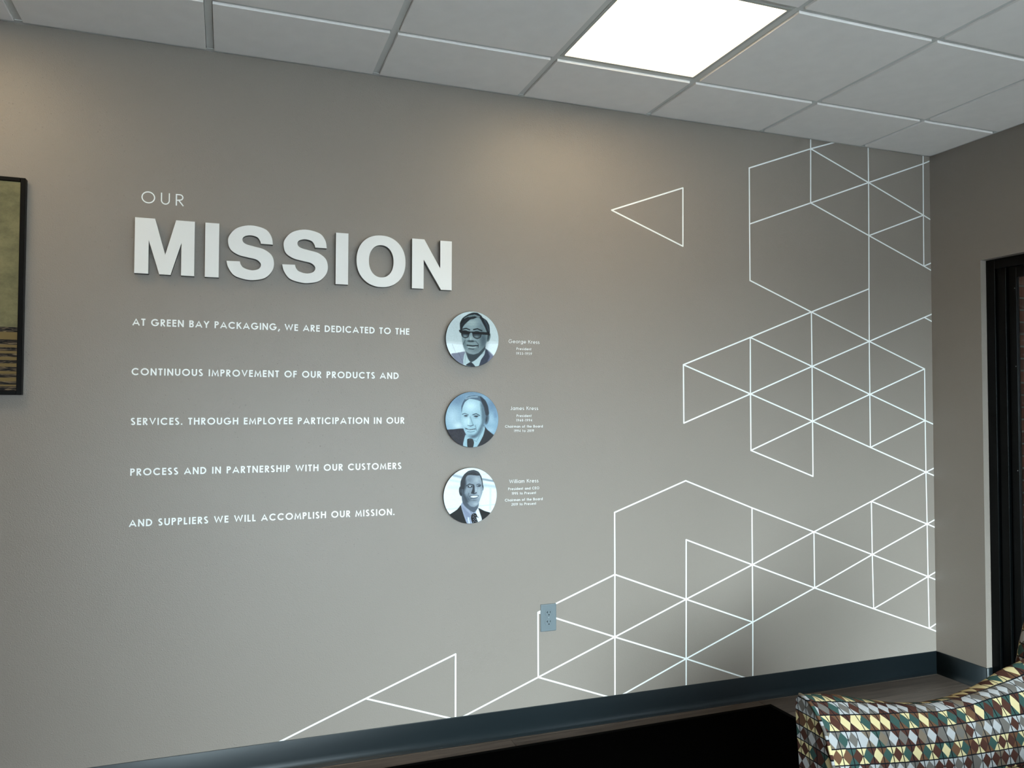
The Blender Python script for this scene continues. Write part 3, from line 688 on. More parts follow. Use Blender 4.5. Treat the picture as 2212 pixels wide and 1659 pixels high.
def superell(cx, cy, rx, ry, n=64, e=2.15):
    o = []
    for i in range(n):
        a = 2 * PI * i / n; c, s_ = math.cos(a), math.sin(a)
        o.append((cx + rx * math.copysign(abs(c) ** (2 / e), c), cy + ry * math.copysign(abs(s_) ** (2 / e), s_)))
    return o
MG = 'raised letters of the large word'
Oout = superell(.5, .5, .5, .512); Oin = superell(.5, .5, .25, .318)
for name, out, x0, x1, hole, ov, lab in (
    ('M', Mout, -3.7518, -3.5547, None, 0, 'thick raised white letter M, first of the large word'),
    ('I', Iout, -3.5196, -3.4718, None, 0, 'thick raised white letter I directly after the M'),
    ('S', Sout, -3.4467, -3.2785, None, .012, 'thick raised white letter S, the left one of two side by side'),
    ('S', Sout, -3.2503, -3.0808, None, .012, 'thick raised white letter S, the right one of two side by side'),
    ('I', Iout, -3.0519, -3.0040, None, 0, 'thick raised white letter I between an S and the O'),
    ('O', Oout, -2.9726, -2.7796, Oin, 0, 'thick raised white round letter O before the N'),
    ('N', Nout, -2.7537, -2.5900, None, 0, 'thick raised white letter N at the end of the large word')):
    hgt = (ZL1 - ZL0) * (1 + 2 * ov)
    b_ = solid(out, x1 - x0, hgt, DEP, hole)
    front = [e for e in b_.edges if all(abs(v.co.y + DEP) < 1e-6 for v in e.verts) and len(e.link_faces) == 2 and any(abs(f.normal.y) < 0.5 for f in e.link_faces)]
    b_.normal_update()
    front = [e for e in b_.edges if all(abs(v.co.y + DEP) < 1e-6 for v in e.verts) and sum(1 for f in e.link_faces if any(abs(v.co.y) < 1e-6 for v in f.verts)) == 1]
    bmesh.ops.bevel(b_, geom=front, offset=0.0007, segments=1, affect='EDGES', clamp_overlap=True)
    bmesh.ops.triangulate(b_, faces=[f for f in b_.faces if len(f.verts) > 4])
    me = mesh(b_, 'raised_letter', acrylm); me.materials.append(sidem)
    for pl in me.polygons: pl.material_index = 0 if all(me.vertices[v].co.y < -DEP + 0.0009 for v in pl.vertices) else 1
    o = link('raised_letter', me, None, (x0, -0.0003, ZL0 - (ZL1 - ZL0) * ov))
    tag(o, lab, 'letter', MG)

# ------------------------------------------------------------------ round portraits, printed flat on discs
_rs = np.random.RandomState(11)
class Paint:
    def __init__(s, n, cx, cy, rx, ry):
        g_ = np.linspace(-1, 1, n); s.n = n
        s.gx, s.gz = np.meshgrid(g_, g_)                     # disc units, z up
        s.X = cx + s.gx * rx; s.Y = cy - s.gz * ry
        s.im = np.zeros((n, n, 3))
    def _mix(s, a, col): s.im = s.im * (1 - a[..., None]) + np.array(col, float) * a[..., None]
    def fill(s, col): s.im[:] = col
    def ell(s, cx, cy, rx, ry, col, soft=12, ang=0, op=1.0):
        c, q = math.cos(math.radians(ang)), math.sin(math.radians(ang))
        dx, dy = s.X - cx, s.Y - cy; a = (dx * c + dy * q) / rx; b = (-dx * q + dy * c) / ry
        d = (1 - np.sqrt(a * a + b * b)) * min(rx, ry)
        s._mix(np.clip(d / soft + 0.5, 0, 1) * op, col)
    def glow(s, cx, cy, rx, ry, col, op=0.6, ang=0):
        c, q = math.cos(math.radians(ang)), math.sin(math.radians(ang))
        dx, dy = s.X - cx, s.Y - cy; a = (dx * c + dy * q) / rx; b = (-dx * q + dy * c) / ry
        s._mix(np.exp(-(a * a + b * b)) * op, col)
    def poly(s, pts, col, soft=12, op=1.0, sm=3):
        if sm and len(pts) > 3:
            q = [pts[-1]] + list(pts) + [pts[0], pts[1]]; o = []
            for i in range(1, len(q) - 2):
                a, b, c, d = (np.array(q[i + k], float) for k in (-1, 0, 1, 2))
                for k in range(sm):
                    t = k / sm; h = 0.62                      # tension keeps corners fairly crisp
                    o.append(tuple(b + (c - b) * (3 * t * t - 2 * t ** 3) + h * 0.5 * ((c - a) * (t ** 3 - 2 * t * t + t) + (d - b) * (t ** 3 - t * t))))
            pts = o
        X, Y = s.X, s.Y; ins = np.zeros(X.shape, bool); dm = np.full(X.shape, 1e9); n = len(pts)
        for i in range(n):
            x1, y1 = pts[i]; x2, y2 = pts[(i + 1) % n]
            dx, dy = x2 - x1, y2 - y1; t_ = np.clip(((X - x1) * dx + (Y - y1) * dy) / (dx * dx + dy * dy + 1e-9), 0, 1)
            dm = np.minimum(dm, np.hypot(X - x1 - t_ * dx, Y - y1 - t_ * dy))
            cnd = (y1 > Y) != (y2 > Y)
            with np.errstate(divide='ignore', invalid='ignore'):
                xi = x1 + (Y - y1) * dx / (dy if dy != 0 else 1e-9)
            ins ^= cnd & (X < xi)
        s._mix(np.clip(np.where(ins, dm, -dm) / soft + 0.5, 0, 1) * op, col)
    def strands(s, cx, cy, rx, ry, ang, amp=0.35, fr=26.0):
        # fine light and dark hair strands inside a soft oval, only where the picture is already dark
        c, q = math.cos(math.radians(ang)), math.sin(math.radians(ang))
        dx, dy = s.X - cx, s.Y - cy; across = -dx * q + dy * c; along = dx * c + dy * q
        wv_ = np.sin(across / fr * 6.3 + 2.2 * np.sin(along / 90)) * 0.5 + np.sin(across / (fr * .43) * 6.3 + along / 60) * 0.5
        m = np.exp(-((dx / rx) ** 4 + (dy / ry) ** 4)) * np.clip((125 - s.im.mean(-1)) / 50, 0, 1)
        s.im = np.clip(s.im * (1 + amp * wv_ * m)[..., None] + (10 * np.clip(wv_, 0, 1) * m)[..., None], 0, 255)
    def line(s, pts, wd, col, soft=8, op=1.0):
        X, Y = s.X, s.Y; dm = np.full(X.shape, 1e9)
        for (x1, y1), (x2, y2) in zip(pts, pts[1:]):
            dx, dy = x2 - x1, y2 - y1; t_ = np.clip(((X - x1) * dx + (Y - y1) * dy) / (dx * dx + dy * dy + 1e-9), 0, 1)
            dm = np.minimum(dm, np.hypot(X - x1 - t_ * dx, Y - y1 - t_ * dy))
        s._mix(np.clip((wd / 2 - dm) / soft + 0.5, 0, 1) * op, col)
NP = 170
def portrait_a():
    p = Paint(NP, 680, 705, 485, 508); p.fill((196, 210, 215))
    p.glow(350, 520, 220, 260, (182, 197, 203), .6); p.poly([(180, 800), (560, 790), (1180, 760), (1180, 1250), (180, 1250)], (226, 239, 246), 60)
    p.line([(200, 765), (400, 795), (520, 800)], 26, (205, 217, 222), 30); p.line([(960, 770), (1160, 760)], 30, (208, 220, 226), 30)
    p.line([(310, 810), (370, 960)], 4, (160, 172, 180), 6)
    p.poly([(290, 990), (400, 968), (545, 940), (570, 1010), (520, 1180), (380, 1110)], (134, 140, 158), 10)
    p.poly([(905, 860), (1065, 1020), (1100, 1080), (900, 1230), (770, 1230), (850, 1040)], (66, 72, 88), 12)
    p.poly([(960, 900), (1075, 1015), (1040, 1090), (960, 1120), (1000, 1020)], (122, 127, 148), 30)
    p.line([(420, 960), (520, 1160)], 5, (110, 116, 134), 8)
    p.poly([(545, 950), (650, 1130), (900, 900), (920, 880), (900, 990), (835, 1090), (775, 1225), (515, 1180)], (186, 205, 211), 8)
    p.line([(700, 1070), (880, 960)], 8, (140, 160, 170), 12); p.line([(560, 990), (540, 1150)], 8, (150, 170, 178), 14)
    p.poly([(650, 1130), (690, 1160), (735, 1225), (560, 1195), (600, 1155)], (48, 56, 66), 8)
    p.poly([(560, 955), (600, 1075), (655, 1135), (760, 1070), (905, 900), (900, 760), (560, 900)], (62, 74, 80), 12)
    p.ell(975, 660, 36, 88, (112, 128, 132), 10, 12); p.ell(968, 665, 18, 55, (60, 72, 78), 14, 12)
    p.poly([(478, 560), (474, 440), (540, 330), (680, 290), (820, 310), (905, 400), (955, 560), (950, 720), (905, 840), (850, 900), (790, 960), (700, 990), (615, 975), (545, 920), (505, 830), (482, 700)], (138, 156, 162), 10)
    p.glow(660, 420, 130, 80, (178, 196, 200), .75); p.glow(560, 650, 50, 110, (160, 176, 182), .5)
    p.glow(880, 720, 70, 170, (74, 88, 96), .75); p.glow(830, 470, 60, 120, (110, 126, 134), .5); p.glow(620, 940, 90, 35, (158, 172, 178), .6)
    p.glow(730, 900, 110, 60, (108, 122, 128), .5); p.glow(540, 800, 30, 80, (100, 115, 122), .6); p.glow(700, 680, 40, 60, (170, 186, 190), .4)
    for q in ((560, 420, 800, 415), (570, 450, 800, 440), (580, 475, 790, 468)): p.line([q[:2], q[2:]], 4, (108, 124, 130), 7, .7)
    p.poly([(455, 575), (448, 420), (500, 320), (600, 250), (690, 215), (770, 218), (840, 265), (865, 300), (940, 350), (990, 440), (1002, 560), (985, 615), (945, 570), (915, 490), (865, 400), (820, 320), (765, 300), (700, 330), (640, 345), (575, 400), (520, 460), (490, 520), (480, 590)], (36, 44, 50), 8)
    p.line([(540, 330), (620, 285), (720, 265), (800, 290)], 30, (150, 168, 172), 22, .85); p.line([(900, 340), (960, 460), (980, 540)], 26, (84, 98, 106), 26, .7)
    p.line([(470, 420), (530, 350), (600, 310)], 22, (20, 26, 31), 14)
    p.strands(600, 330, 200, 150, -35); p.strands(930, 430, 90, 200, 65)
    p.line([(495, 530), (560, 512), (625, 535)], 20, (34, 42, 48), 10); p.line([(700, 530), (770, 512), (850, 545)], 22, (34, 42, 48), 10)
    p.ell(545, 618, 74, 72, (62, 73, 80), 8); p.ell(760, 625, 82, 74, (70, 82, 88), 8)
    p.glow(540, 655, 45, 22, (150, 168, 174), .8); p.glow(755, 662, 50, 22, (140, 156, 162), .8)
    p.line([(478, 600), (500, 670), (545, 692), (600, 672), (618, 610)], 9, (12, 16, 20), 7); p.line([(682, 610), (705, 672), (765, 698), (820, 672), (842, 610)], 9, (12, 16, 20), 7)
    p.poly([(438, 545), (640, 568), (700, 566), (960, 572), (1000, 600), (998, 630), (955, 620), (850, 615), (820, 612), (690, 612), (665, 590), (640, 590), (612, 618), (480, 612), (445, 585)], (8, 11, 15), 7)
    p.line([(640, 600), (610, 740)], 8, (112, 128, 134), 12, .7); p.ell(650, 745, 62, 17, (46, 56, 62), 16); p.glow(645, 690, 22, 50, (182, 198, 202), .7)
    p.line([(545, 730), (510, 810)], 12, (70, 82, 88), 14, .8); p.line([(735, 740), (790, 800), (785, 860)], 12, (66, 78, 84), 12, .8)
    p.line([(580, 822), (680, 832), (782, 824)], 20, (32, 40, 46), 8); p.line([(600, 855), (680, 866), (740, 850)], 16, (176, 192, 196), 12); p.line([(610, 885), (700, 892)], 16, (72, 84, 90), 14)
    return p
def portrait_b():
    p = Paint(NP, 678, 650, 488, 516); p.fill((140, 170, 192))
    p.glow(430, 300, 180, 130, (112, 138, 162), .8); p.glow(320, 600, 150, 190, (186, 212, 224), .85); p.glow(420, 760, 90, 70, (206, 228, 234), .9)
    p.glow(1050, 380, 90, 140, (112, 138, 164), .8); p.glow(1040, 640, 90, 120, (166, 196, 212), .8); p.glow(1000, 850, 90, 60, (178, 206, 220), .7); p.glow(700, 160, 260, 50, (118, 142, 164), .7); p.glow(1110, 560, 40, 90, (120, 148, 176), .7)
    p.poly([(180, 856), (330, 830), (520, 818), (575, 940), (515, 1150), (180, 1150)], (40, 34, 50), 7)
    p.poly([(885, 755), (960, 840), (1080, 940), (1180, 1000), (900, 1180), (770, 1160), (870, 930)], (26, 26, 38), 7)
    p.poly([(555, 930), (640, 1000), (760, 985), (895, 770), (915, 830), (880, 960), (775, 1150), (680, 1180), (510, 1160)], (164, 194, 206), 7)
    p.line([(880, 830), (760, 1060), (690, 1020)], 8, (118, 146, 162), 12)
    p.poly([(588, 1020), (640, 1002), (688, 1016), (712, 1080), (688, 1180), (596, 1180)], (20, 22, 28), 6); p.line([(620, 1030), (675, 1012)], 14, (100, 112, 122), 10, .6)
    p.ell(948, 640, 42, 104, (96, 116, 130), 8, 8); p.ell(945, 640, 18, 62, (50, 62, 74), 14, 8)
    p.poly([(478, 520), (474, 650), (498, 740), (528, 850), (568, 930), (635, 985), (720, 1000), (800, 945), (870, 830), (905, 700), (925, 500), (885, 350), (780, 285), (620, 262), (525, 320), (490, 420)], (164, 194, 208), 9)
    p.poly([(830, 330), (925, 420), (935, 600), (895, 760), (820, 930), (720, 995), (650, 985), (760, 900), (850, 720), (850, 560)], (92, 112, 126), 40, .85)
    p.glow(650, 400, 130, 110, (204, 230, 238), .85); p.glow(560, 690, 60, 90, (200, 226, 234), .7); p.glow(770, 680, 60, 70, (182, 208, 220), .6); p.glow(620, 930, 60, 35, (150, 178, 192), .6); p.glow(690, 960, 80, 30, (80, 98, 112), .6)
    p.poly([(482, 530), (478, 400), (530, 280), (610, 215), (720, 196), (840, 215), (920, 290), (970, 400), (990, 540), (955, 580), (925, 560), (895, 440), (840, 320), (760, 282), (630, 262), (545, 320), (500, 420)], (92, 112, 130), 9)
    p.poly([(820, 215), (920, 290), (970, 400), (990, 540), (955, 580), (925, 560), (900, 430), (850, 310)], (44, 54, 66), 14); p.line([(560, 265), (660, 228), (770, 225)], 26, (164, 186, 200), 20, .8)
    p.line([(490, 420), (530, 320), (600, 262)], 12, (70, 88, 104), 12, .7)
    p.strands(700, 250, 260, 90, 5, .3); p.strands(940, 430, 70, 200, 70)
    p.line([(495, 552), (540, 535), (605, 560)], 14, (92, 110, 124), 10); p.line([(690, 560), (750, 540), (815, 575)], 16, (70, 86, 100), 10)
    p.ell(562, 580, 36, 13, (54, 66, 80), 10); p.ell(750, 588, 40, 14, (48, 60, 74), 10); p.ell(762, 596, 14, 8, (16, 20, 26), 6); p.ell(565, 582, 12, 8, (18, 24, 30), 6)
    p.glow(560, 606, 30, 10, (130, 154, 170), .6); p.glow(745, 620, 34, 10, (110, 132, 148), .6)
    p.line([(640, 600), (668, 680), (690, 735)], 14, (112, 136, 152), 20, .7); p.line([(600, 760), (650, 772), (700, 752)], 14, (74, 92, 108), 12); p.glow(612, 680, 20, 90, (210, 234, 240), .7)
    p.line([(545, 800), (560, 850)], 10, (120, 144, 158), 14, .7); p.line([(735, 760), (755, 850)], 12, (92, 112, 128), 16, .7)
    p.line([(560, 815), (620, 842), (735, 826)], 14, (40, 50, 62), 8); p.line([(590, 838), (640, 850), (710, 842)], 9, (192, 214, 222), 8); p.line([(590, 872), (650, 885), (720, 868)], 12, (120, 144, 158), 12)
    return p
def portrait_c():
    p = Paint(NP, 641, 688, 492, 522); p.fill((226, 238, 244))
    p.line([(330, 300), (520, 350)], 44, (160, 174, 186), 36, .9); p.line([(240, 380), (480, 430)], 26, (196, 208, 218), 40, .9); p.line([(250, 520), (470, 530)], 50, (206, 218, 228), 60, .8)
    p.line([(860, 385), (1130, 440)], 34, (134, 148, 160), 26, .9); p.line([(870, 300), (1040, 260)], 10, (190, 204, 214), 20, .8); p.line([(870, 500), (1140, 540)], 60, (184, 198, 208), 40, .85)
    p.line([(1015, 560), (1012, 960)], 34, (204, 216, 226), 20, .9); p.line([(780, 890), (1130, 872)], 16, (196, 208, 218), 16, .9); p.line([(180, 930), (420, 915)], 22, (200, 212, 222), 22, .9)
    p.poly([(120, 1075), (265, 1020), (400, 935), (470, 850), (490, 950), (600, 1230), (120, 1230)], (7, 8, 11), 6)
    p.poly([(785, 925), (900, 985), (1010, 1025), (1100, 1100), (900, 1230), (845, 1150), (800, 1020)], (7, 8, 11), 6)
    p.poly([(465, 860), (492, 815), (560, 900), (640, 975), (710, 1010), (782, 930), (805, 1010), (855, 1145), (760, 1230), (590, 1230), (500, 1000)], (158, 168, 188), 6)
    p.poly([(740, 1010), (785, 930), (855, 1150), (770, 1190)], (222, 232, 244), 14); p.line([(570, 1120), (680, 1040), (640, 985)], 10, (120, 130, 150), 12); p.poly([(480, 880), (560, 960), (640, 1040), (570, 1110)], (130, 138, 160), 24, .7); p.line([(600, 1100), (620, 1200)], 18, (225, 234, 244), 16)
    p.poly([(735, 1040), (800, 1115), (765, 1100)], (8, 8, 10), 6)
    p.poly([(668, 1042), (705, 1022), (745, 1030), (765, 1070), (752, 1110), (785, 1215), (690, 1225), (650, 1110)], (12, 12, 16), 6)
    for q in ((700, 1050), (730, 1070), (695, 1090), (725, 1110), (705, 1135), (740, 1140), (715, 1165), (700, 1190), (745, 1175)): p.ell(q[0], q[1], 8, 6, (180, 186, 200), 6)
    p.poly([(490, 640), (495, 815), (560, 905), (640, 975), (708, 1010), (780, 925), (785, 800)], (92, 102, 114), 8)
    p.ell(462, 602, 33, 88, (40, 46, 53), 8, -6); p.ell(462, 600, 14, 50, (70, 80, 88), 12, -6); p.ell(872, 550, 16, 50, (120, 132, 142), 8)
    p.poly([(478, 430), (520, 330), (620, 290), (740, 300), (820, 320), (858, 420), (872, 530), (862, 640), (828, 740), (785, 850), (715, 905), (640, 885), (560, 800), (500, 700), (480, 560)], (140, 152, 163), 9)
    p.poly([(478, 430), (540, 360), (560, 520), (530, 640), (600, 800), (560, 800), (495, 700), (478, 560)], (62, 71, 80), 40, .9); p.glow(560, 770, 45, 90, (70, 80, 90), .7); p.glow(630, 740, 30, 60, (80, 90, 100), .5)
    p.glow(760, 400, 80, 70, (176, 188, 198), .7); p.glow(620, 390, 60, 50, (112, 122, 134), .6); p.glow(800, 640, 45, 110, (184, 196, 206), .75); p.glow(580, 590, 40, 50, (150, 162, 172), .6); p.glow(740, 850, 55, 35, (178, 190, 200), .7)
    p.poly([(453, 545), (460, 410), (520, 290), (600, 225), (700, 207), (790, 245), (840, 330), (866, 430), (876, 560), (860, 520), (850, 430), (815, 320), (760, 315), (640, 300), (580, 310), (545, 370), (530, 470), (520, 560), (495, 560)], (44, 49, 56), 10)
    p.strands(680, 270, 220, 90, 60, .3, 18)
    p.glow(520, 440, 35, 90, (48, 54, 62), .8); p.line([(600, 250), (700, 225), (780, 270)], 26, (72, 80, 90), 20, .7)
    p.line([(570, 500), (620, 470), (690, 490)], 16, (40, 46, 54), 10); p.line([(755, 485), (800, 475), (835, 500)], 12, (64, 72, 82), 10)
    p.ell(630, 520, 44, 20, (50, 57, 66), 10); p.ell(632, 514, 15, 10, (226, 236, 244), 6); p.ell(792, 512, 38, 18, (64, 73, 84), 10); p.ell(775, 508, 9, 7, (170, 184, 196), 5)
    p.poly([(680, 480), (712, 500), (722, 610), (700, 650), (655, 640), (680, 560)], (48, 54, 62), 18, .9); p.glow(740, 580, 20, 60, (186, 198, 208), .7); p.line([(660, 640), (700, 655), (750, 640)], 16, (44, 50, 58), 12)
    p.line([(625, 700), (700, 690), (790, 700)], 14, (70, 80, 90), 10); p.poly([(640, 703), (700, 692), (778, 700), (760, 722), (700, 728), (655, 718)], (226, 236, 244), 6); p.line([(650, 738), (705, 745), (770, 728)], 12, (74, 84, 94), 10)
    p.line([(610, 640), (590, 720), (620, 780)], 12, (72, 82, 92), 14, .7); p.glow(700, 780, 60, 14, (94, 104, 114), .6)
    return p
prm = bpy.data.materials.new('glossy_photo_print'); prm.use_nodes = True
N_, L_, b_ = nodes(prm); b_.inputs['Roughness'].default_value = 0.25; b_.inputs['Specular IOR Level'].default_value = 0.2
at = nd(N_, 'ShaderNodeAttribute'); at.attribute_name = 'print'; L_.new(at.outputs['Color'], b_.inputs['Base Color'])
tcn = nd(N_, 'ShaderNodeTexCoord'); nzn = nd(N_, 'ShaderNodeTexNoise'); nzn.inputs['Scale'].default_value = 220; L_.new(tcn.outputs['Object'], nzn.inputs['Vector'])
bpn = nd(N_, 'ShaderNodeBump'); bpn.inputs['Strength'].default_value = 0.12; bpn.inputs['Distance'].default_value = 0.0006
L_.new(nzn.outputs['Fac'], bpn.inputs['Height']); L_.new(bpn.outputs[0], b_.inputs['Normal'])
PRINT_GAIN = 1.0
def print_mesh(p, R):
    n = p.n; rr = np.hypot(p.gx, p.gz); srgb = np.clip(p.im / 255, 0, 1)
    rs = np.random.RandomState(3); nz_ = rs.normal(0, 1, srgb.shape[:2]); nz_ = nz_ * .5 + (np.roll(nz_, 1, 0) + np.roll(nz_, 1, 1)) * .35
    srgb = np.clip((srgb - 0.10) / 0.90, 0, 1) ** 1.05; srgb = np.clip(srgb + 0.018 * nz_[..., None], 0, 1)
    linc = np.where(srgb <= 0.04045, srgb / 12.92, ((srgb + 0.055) / 1.055) ** 2.4) * PRINT_GAIN
    gx, gz = p.gx.copy(), p.gz.copy(); out = rr > 1
    inside = rr <= 1 + 2.9 / (n - 1)
    gx[out] /= rr[out]; gz[out] /= rr[out]
    idx = -np.ones((n, n), int); sel = np.argwhere(inside); idx[inside] = np.arange(len(sel))
    co = np.stack([gx[inside] * R, np.zeros(len(sel)), gz[inside] * R], 1)
    q = np.stack([idx[:-1, :-1], idx[:-1, 1:], idx[1:, 1:], idx[1:, :-1]], -1).reshape(-1, 4); q = q[(q >= 0).all(1)]
    me = bpy.data.meshes.new('photo_print'); me.from_pydata(co.tolist(), [], q.tolist())
    ca = me.color_attributes.new('print', 'FLOAT_COLOR', 'POINT')
    ca.data.foreach_set('color', np.concatenate([linc[inside], np.ones((len(sel), 1))], 1).astype('f').ravel())
    me.materials.append(prm); me.update(); return me
PG = 'round portrait discs on the wall'
for fn, cx, cz, lab in ((portrait_a, -2.5013, 1.6295, 'round black and white portrait of a man in dark browline glasses, top of three'),
                        (portrait_b, -2.5015, 1.3020, 'round blue toned portrait of a high browed man in a dark suit, middle of three'),
                        (portrait_c, -2.5076, 0.9948, 'round black and white portrait of a smiling cropped haired man, bottom of three')):
    R = 0.1128
    t = thing('portrait_disc', lab, 'portrait', (cx, 0, cz), PG)
    b_ = bmesh.new()
    rings = [(R - 0.0008, -0.0250), (R, -0.0242), (R, -0.0155), (R - 0.001, -0.0150)]
    vr = [[b_.verts.new((r0 * math.cos(2 * PI * i / 72), yy, r0 * math.sin(2 * PI * i / 72))) for i in range(72)] for r0, yy in rings]
    for a, c in zip(vr, vr[1:]):
        for i in range(72): b_.faces.new((a[i], c[i], c[(i + 1) % 72], a[(i + 1) % 72])).smooth = True
    b_.faces.new(vr[0]); b_.faces.new(vr[-1][::-1])
    link('disc', mesh(b_, 'disc', discedge), t)
    link('photo_print', print_mesh(fn(), R - 0.0008), t, (0, -0.02525, 0))
    b_ = bmesh.new(); bmesh.ops.create_cone(b_, cap_ends=True, segments=32, radius1=0.035, radius2=0.035, depth=0.0148)
    bmesh.ops.rotate(b_, verts=b_.verts, matrix=Matrix.Rotation(PI / 2, 3, 'X'))
    link('standoff', mesh(b_, 'standoff', discedge), t, (0, -0.00755, 0))

# ------------------------------------------------------------------ framed picture at the left
PX1, PX0, PZ0, PZ1 = -4.0890, -5.19, 1.390, 2.1255
t = thing('framed_picture', 'black framed picture of tan texture over dark corrugated stripes, cut by the left edge', 'picture', ((PX0 + PX1) / 2, 0, PZ0))
FW = 0.0150
for a, b2 in (((PX0, PZ0), (PX0 + FW, PZ1)), ((PX1 - FW, PZ0), (PX1, PZ1)), ((PX0 + FW, PZ0), (PX1 - FW, PZ0 + FW)), ((PX0 + FW, PZ1 - FW * .9), (PX1 - FW, PZ1))):
    bobj('frame_bar', (a[0], -0.030, a[1]), (b2[0], -0.0008, b2[1]), blackm, t, 0.0012, 1)
artm = mat('printed_canvas', (0.2, 0.17, 0.1), 0.75, 0.2)
N_, L_, b_ = nodes(artm)
tcn = nd(N_, 'ShaderNodeTexCoord'); sep = nd(N_, 'ShaderNodeSeparateXYZ'); L_.new(tcn.outputs['Object'], sep.inputs[0])
nz = nd(N_, 'ShaderNodeTexNoise'); nz.inputs['Scale'].default_value = 13; nz.inputs['Detail'].default_value = 10; nz.inputs['Roughness'].default_value = 0.78
mpn = nd(N_, 'ShaderNodeMapping'); mpn.inputs['Scale'].default_value = (0.8, 1, 1.1); L_.new(tcn.outputs['Object'], mpn.inputs[0]); L_.new(mpn.outputs[0], nz.inputs['Vector'])
tan = nd(N_, 'ShaderNodeValToRGB'); tan.color_ramp.elements[0].position = 0.3; tan.color_ramp.elements[1].position = 0.7
tan.color_ramp.elements[0].color = (*lin((86, 87, 66)), 1); tan.color_ramp.elements[1].color = (*lin((130, 124, 92)), 1); L_.new(nz.outputs['Fac'], tan.inputs[0])
# wavy flutes inside the dark bands
mp2 = nd(N_, 'ShaderNodeMapping'); mp2.inputs['Scale'].default_value = (14, 1, 120); L_.new(tcn.outputs['Object'], mp2.inputs[0])
wv = nd(N_, 'ShaderNodeTexNoise'); wv.inputs['Scale'].default_value = 1.3; wv.inputs['Detail'].default_value = 2; wv.inputs['Distortion'].default_value = 1.5; L_.new(mp2.outputs[0], wv.inputs['Vector'])
dk = nd(N_, 'ShaderNodeValToRGB'); e = dk.color_ramp.elements; e[0].position = 0.5; e[1].position = 0.66
e[0].color = (*lin((24, 23, 27)), 1); e[1].color = (*lin((118, 104, 84)), 1); L_.new(wv.outputs['Fac'], dk.inputs[0])
# band mask by height (object z; canvas origin at its lower edge)
bands = [(1.405, 1.418), (1.424, 1.435), (1.447, 1.460), (1.469, 1.484), (1.495, 1.506), (1.517, 1.529), (1.537, 1.549), (1.558, 1.575), (1.601, 1.617)]
HC = PZ1 - PZ0 - 2 * FW + 0.004
rb = nd(N_, 'ShaderNodeValToRGB'); rb.color_ramp.interpolation = 'CONSTANT'; e = rb.color_ramp.elements
zz = nd(N_, 'ShaderNodeMath', operation='DIVIDE'); zz.inputs[1].default_value = 0.25; L_.new(sep.outputs[2], zz.inputs[0])
stops = [(0.0, 1)] + [(max(0.001, (a - (PZ0 + FW)) / 0.25), 1) for a, b2 in bands[1:]] + [((b2 - (PZ0 + FW)) / 0.25, 0) for a, b2 in bands]
stops = sorted(stops)
while len(e) < len(stops): e.new(0.5)
for i, (p_, v) in enumerate(stops): e[i].position = min(0.999, p_); e[i].color = (v, v, v, 1)
L_.new(zz.outputs[0], rb.inputs[0])
# between the bands: darker tan than the sheet above
tan2 = nd(N_, 'ShaderNodeMix', data_type='RGBA'); lo = nd(N_, 'ShaderNodeMath', operation='LESS_THAN'); lo.inputs[1].default_value = 0.212
L_.new(sep.outputs[2], lo.inputs[0]); L_.new(lo.outputs[0], tan2.inputs[0]); L_.new(tan.outputs[0], tan2.inputs[6]); tan2.inputs[7].default_value = (*lin((112, 96, 62)), 1)
mx = nd(N_, 'ShaderNodeMix', data_type='RGBA'); L_.new(rb.outputs[0], mx.inputs[0]); L_.new(tan2.outputs[2], mx.inputs[6]); L_.new(dk.outputs[0], mx.inputs[7])
L_.new(mx.outputs[2], b_.inputs['Base Color'])
cm = bmesh.new(); box(cm, (PX0 + FW - 0.001 + 0, -0.0255, 0), (PX1 - FW + 0.001, -0.006, HC - 0.003))
o = link('canvas', mesh(cm, 'canvas', artm), t, Vector((0, 0, PZ0 + FW)) - t.matrix_world.translation)

# ------------------------------------------------------------------ outlet
ox, oz = -2.1567, 0.4693
t = thing('power_outlet', 'grey duplex power outlet on the wall over the mural lines', 'outlet', (ox, 0, oz))
b_ = bmesh.new()
def rr(bm, w_, h_, y0, r0, n=5):
    vs_ = []
    for (sx, sz, a0) in ((1, 1, 0), (-1, 1, 90), (-1, -1, 180), (1, -1, 270)):
        for i in range(n + 1):
            a = math.radians(a0 + 90 * i / n); vs_.append(bm.verts.new((sx * (w_ / 2 - r0) + r0 * math.cos(a), y0, sz * (h_ / 2 - r0) + r0 * math.sin(a))))
    return vs_
L1_ = [rr(b_, *q) for q in ((0.0712, 0.1140, -0.0002, 0.003), (0.0712, 0.1140, -0.003, 0.003), (0.0680, 0.1108, -0.0052, 0.0025), (0.0640, 0.1068, -0.0060, 0.002))]
for a, c in zip(L1_, L1_[1:]):
    for i in range(len(a)): b_.faces.new((a[i], a[(i + 1) % len(a)], c[(i + 1) % len(a)], c[i])).smooth = True
b_.faces.new(L1_[-1]); b_.faces.new(L1_[0][::-1])
link('cover_plate', mesh(b_, 'cover_plate', outletm), t)
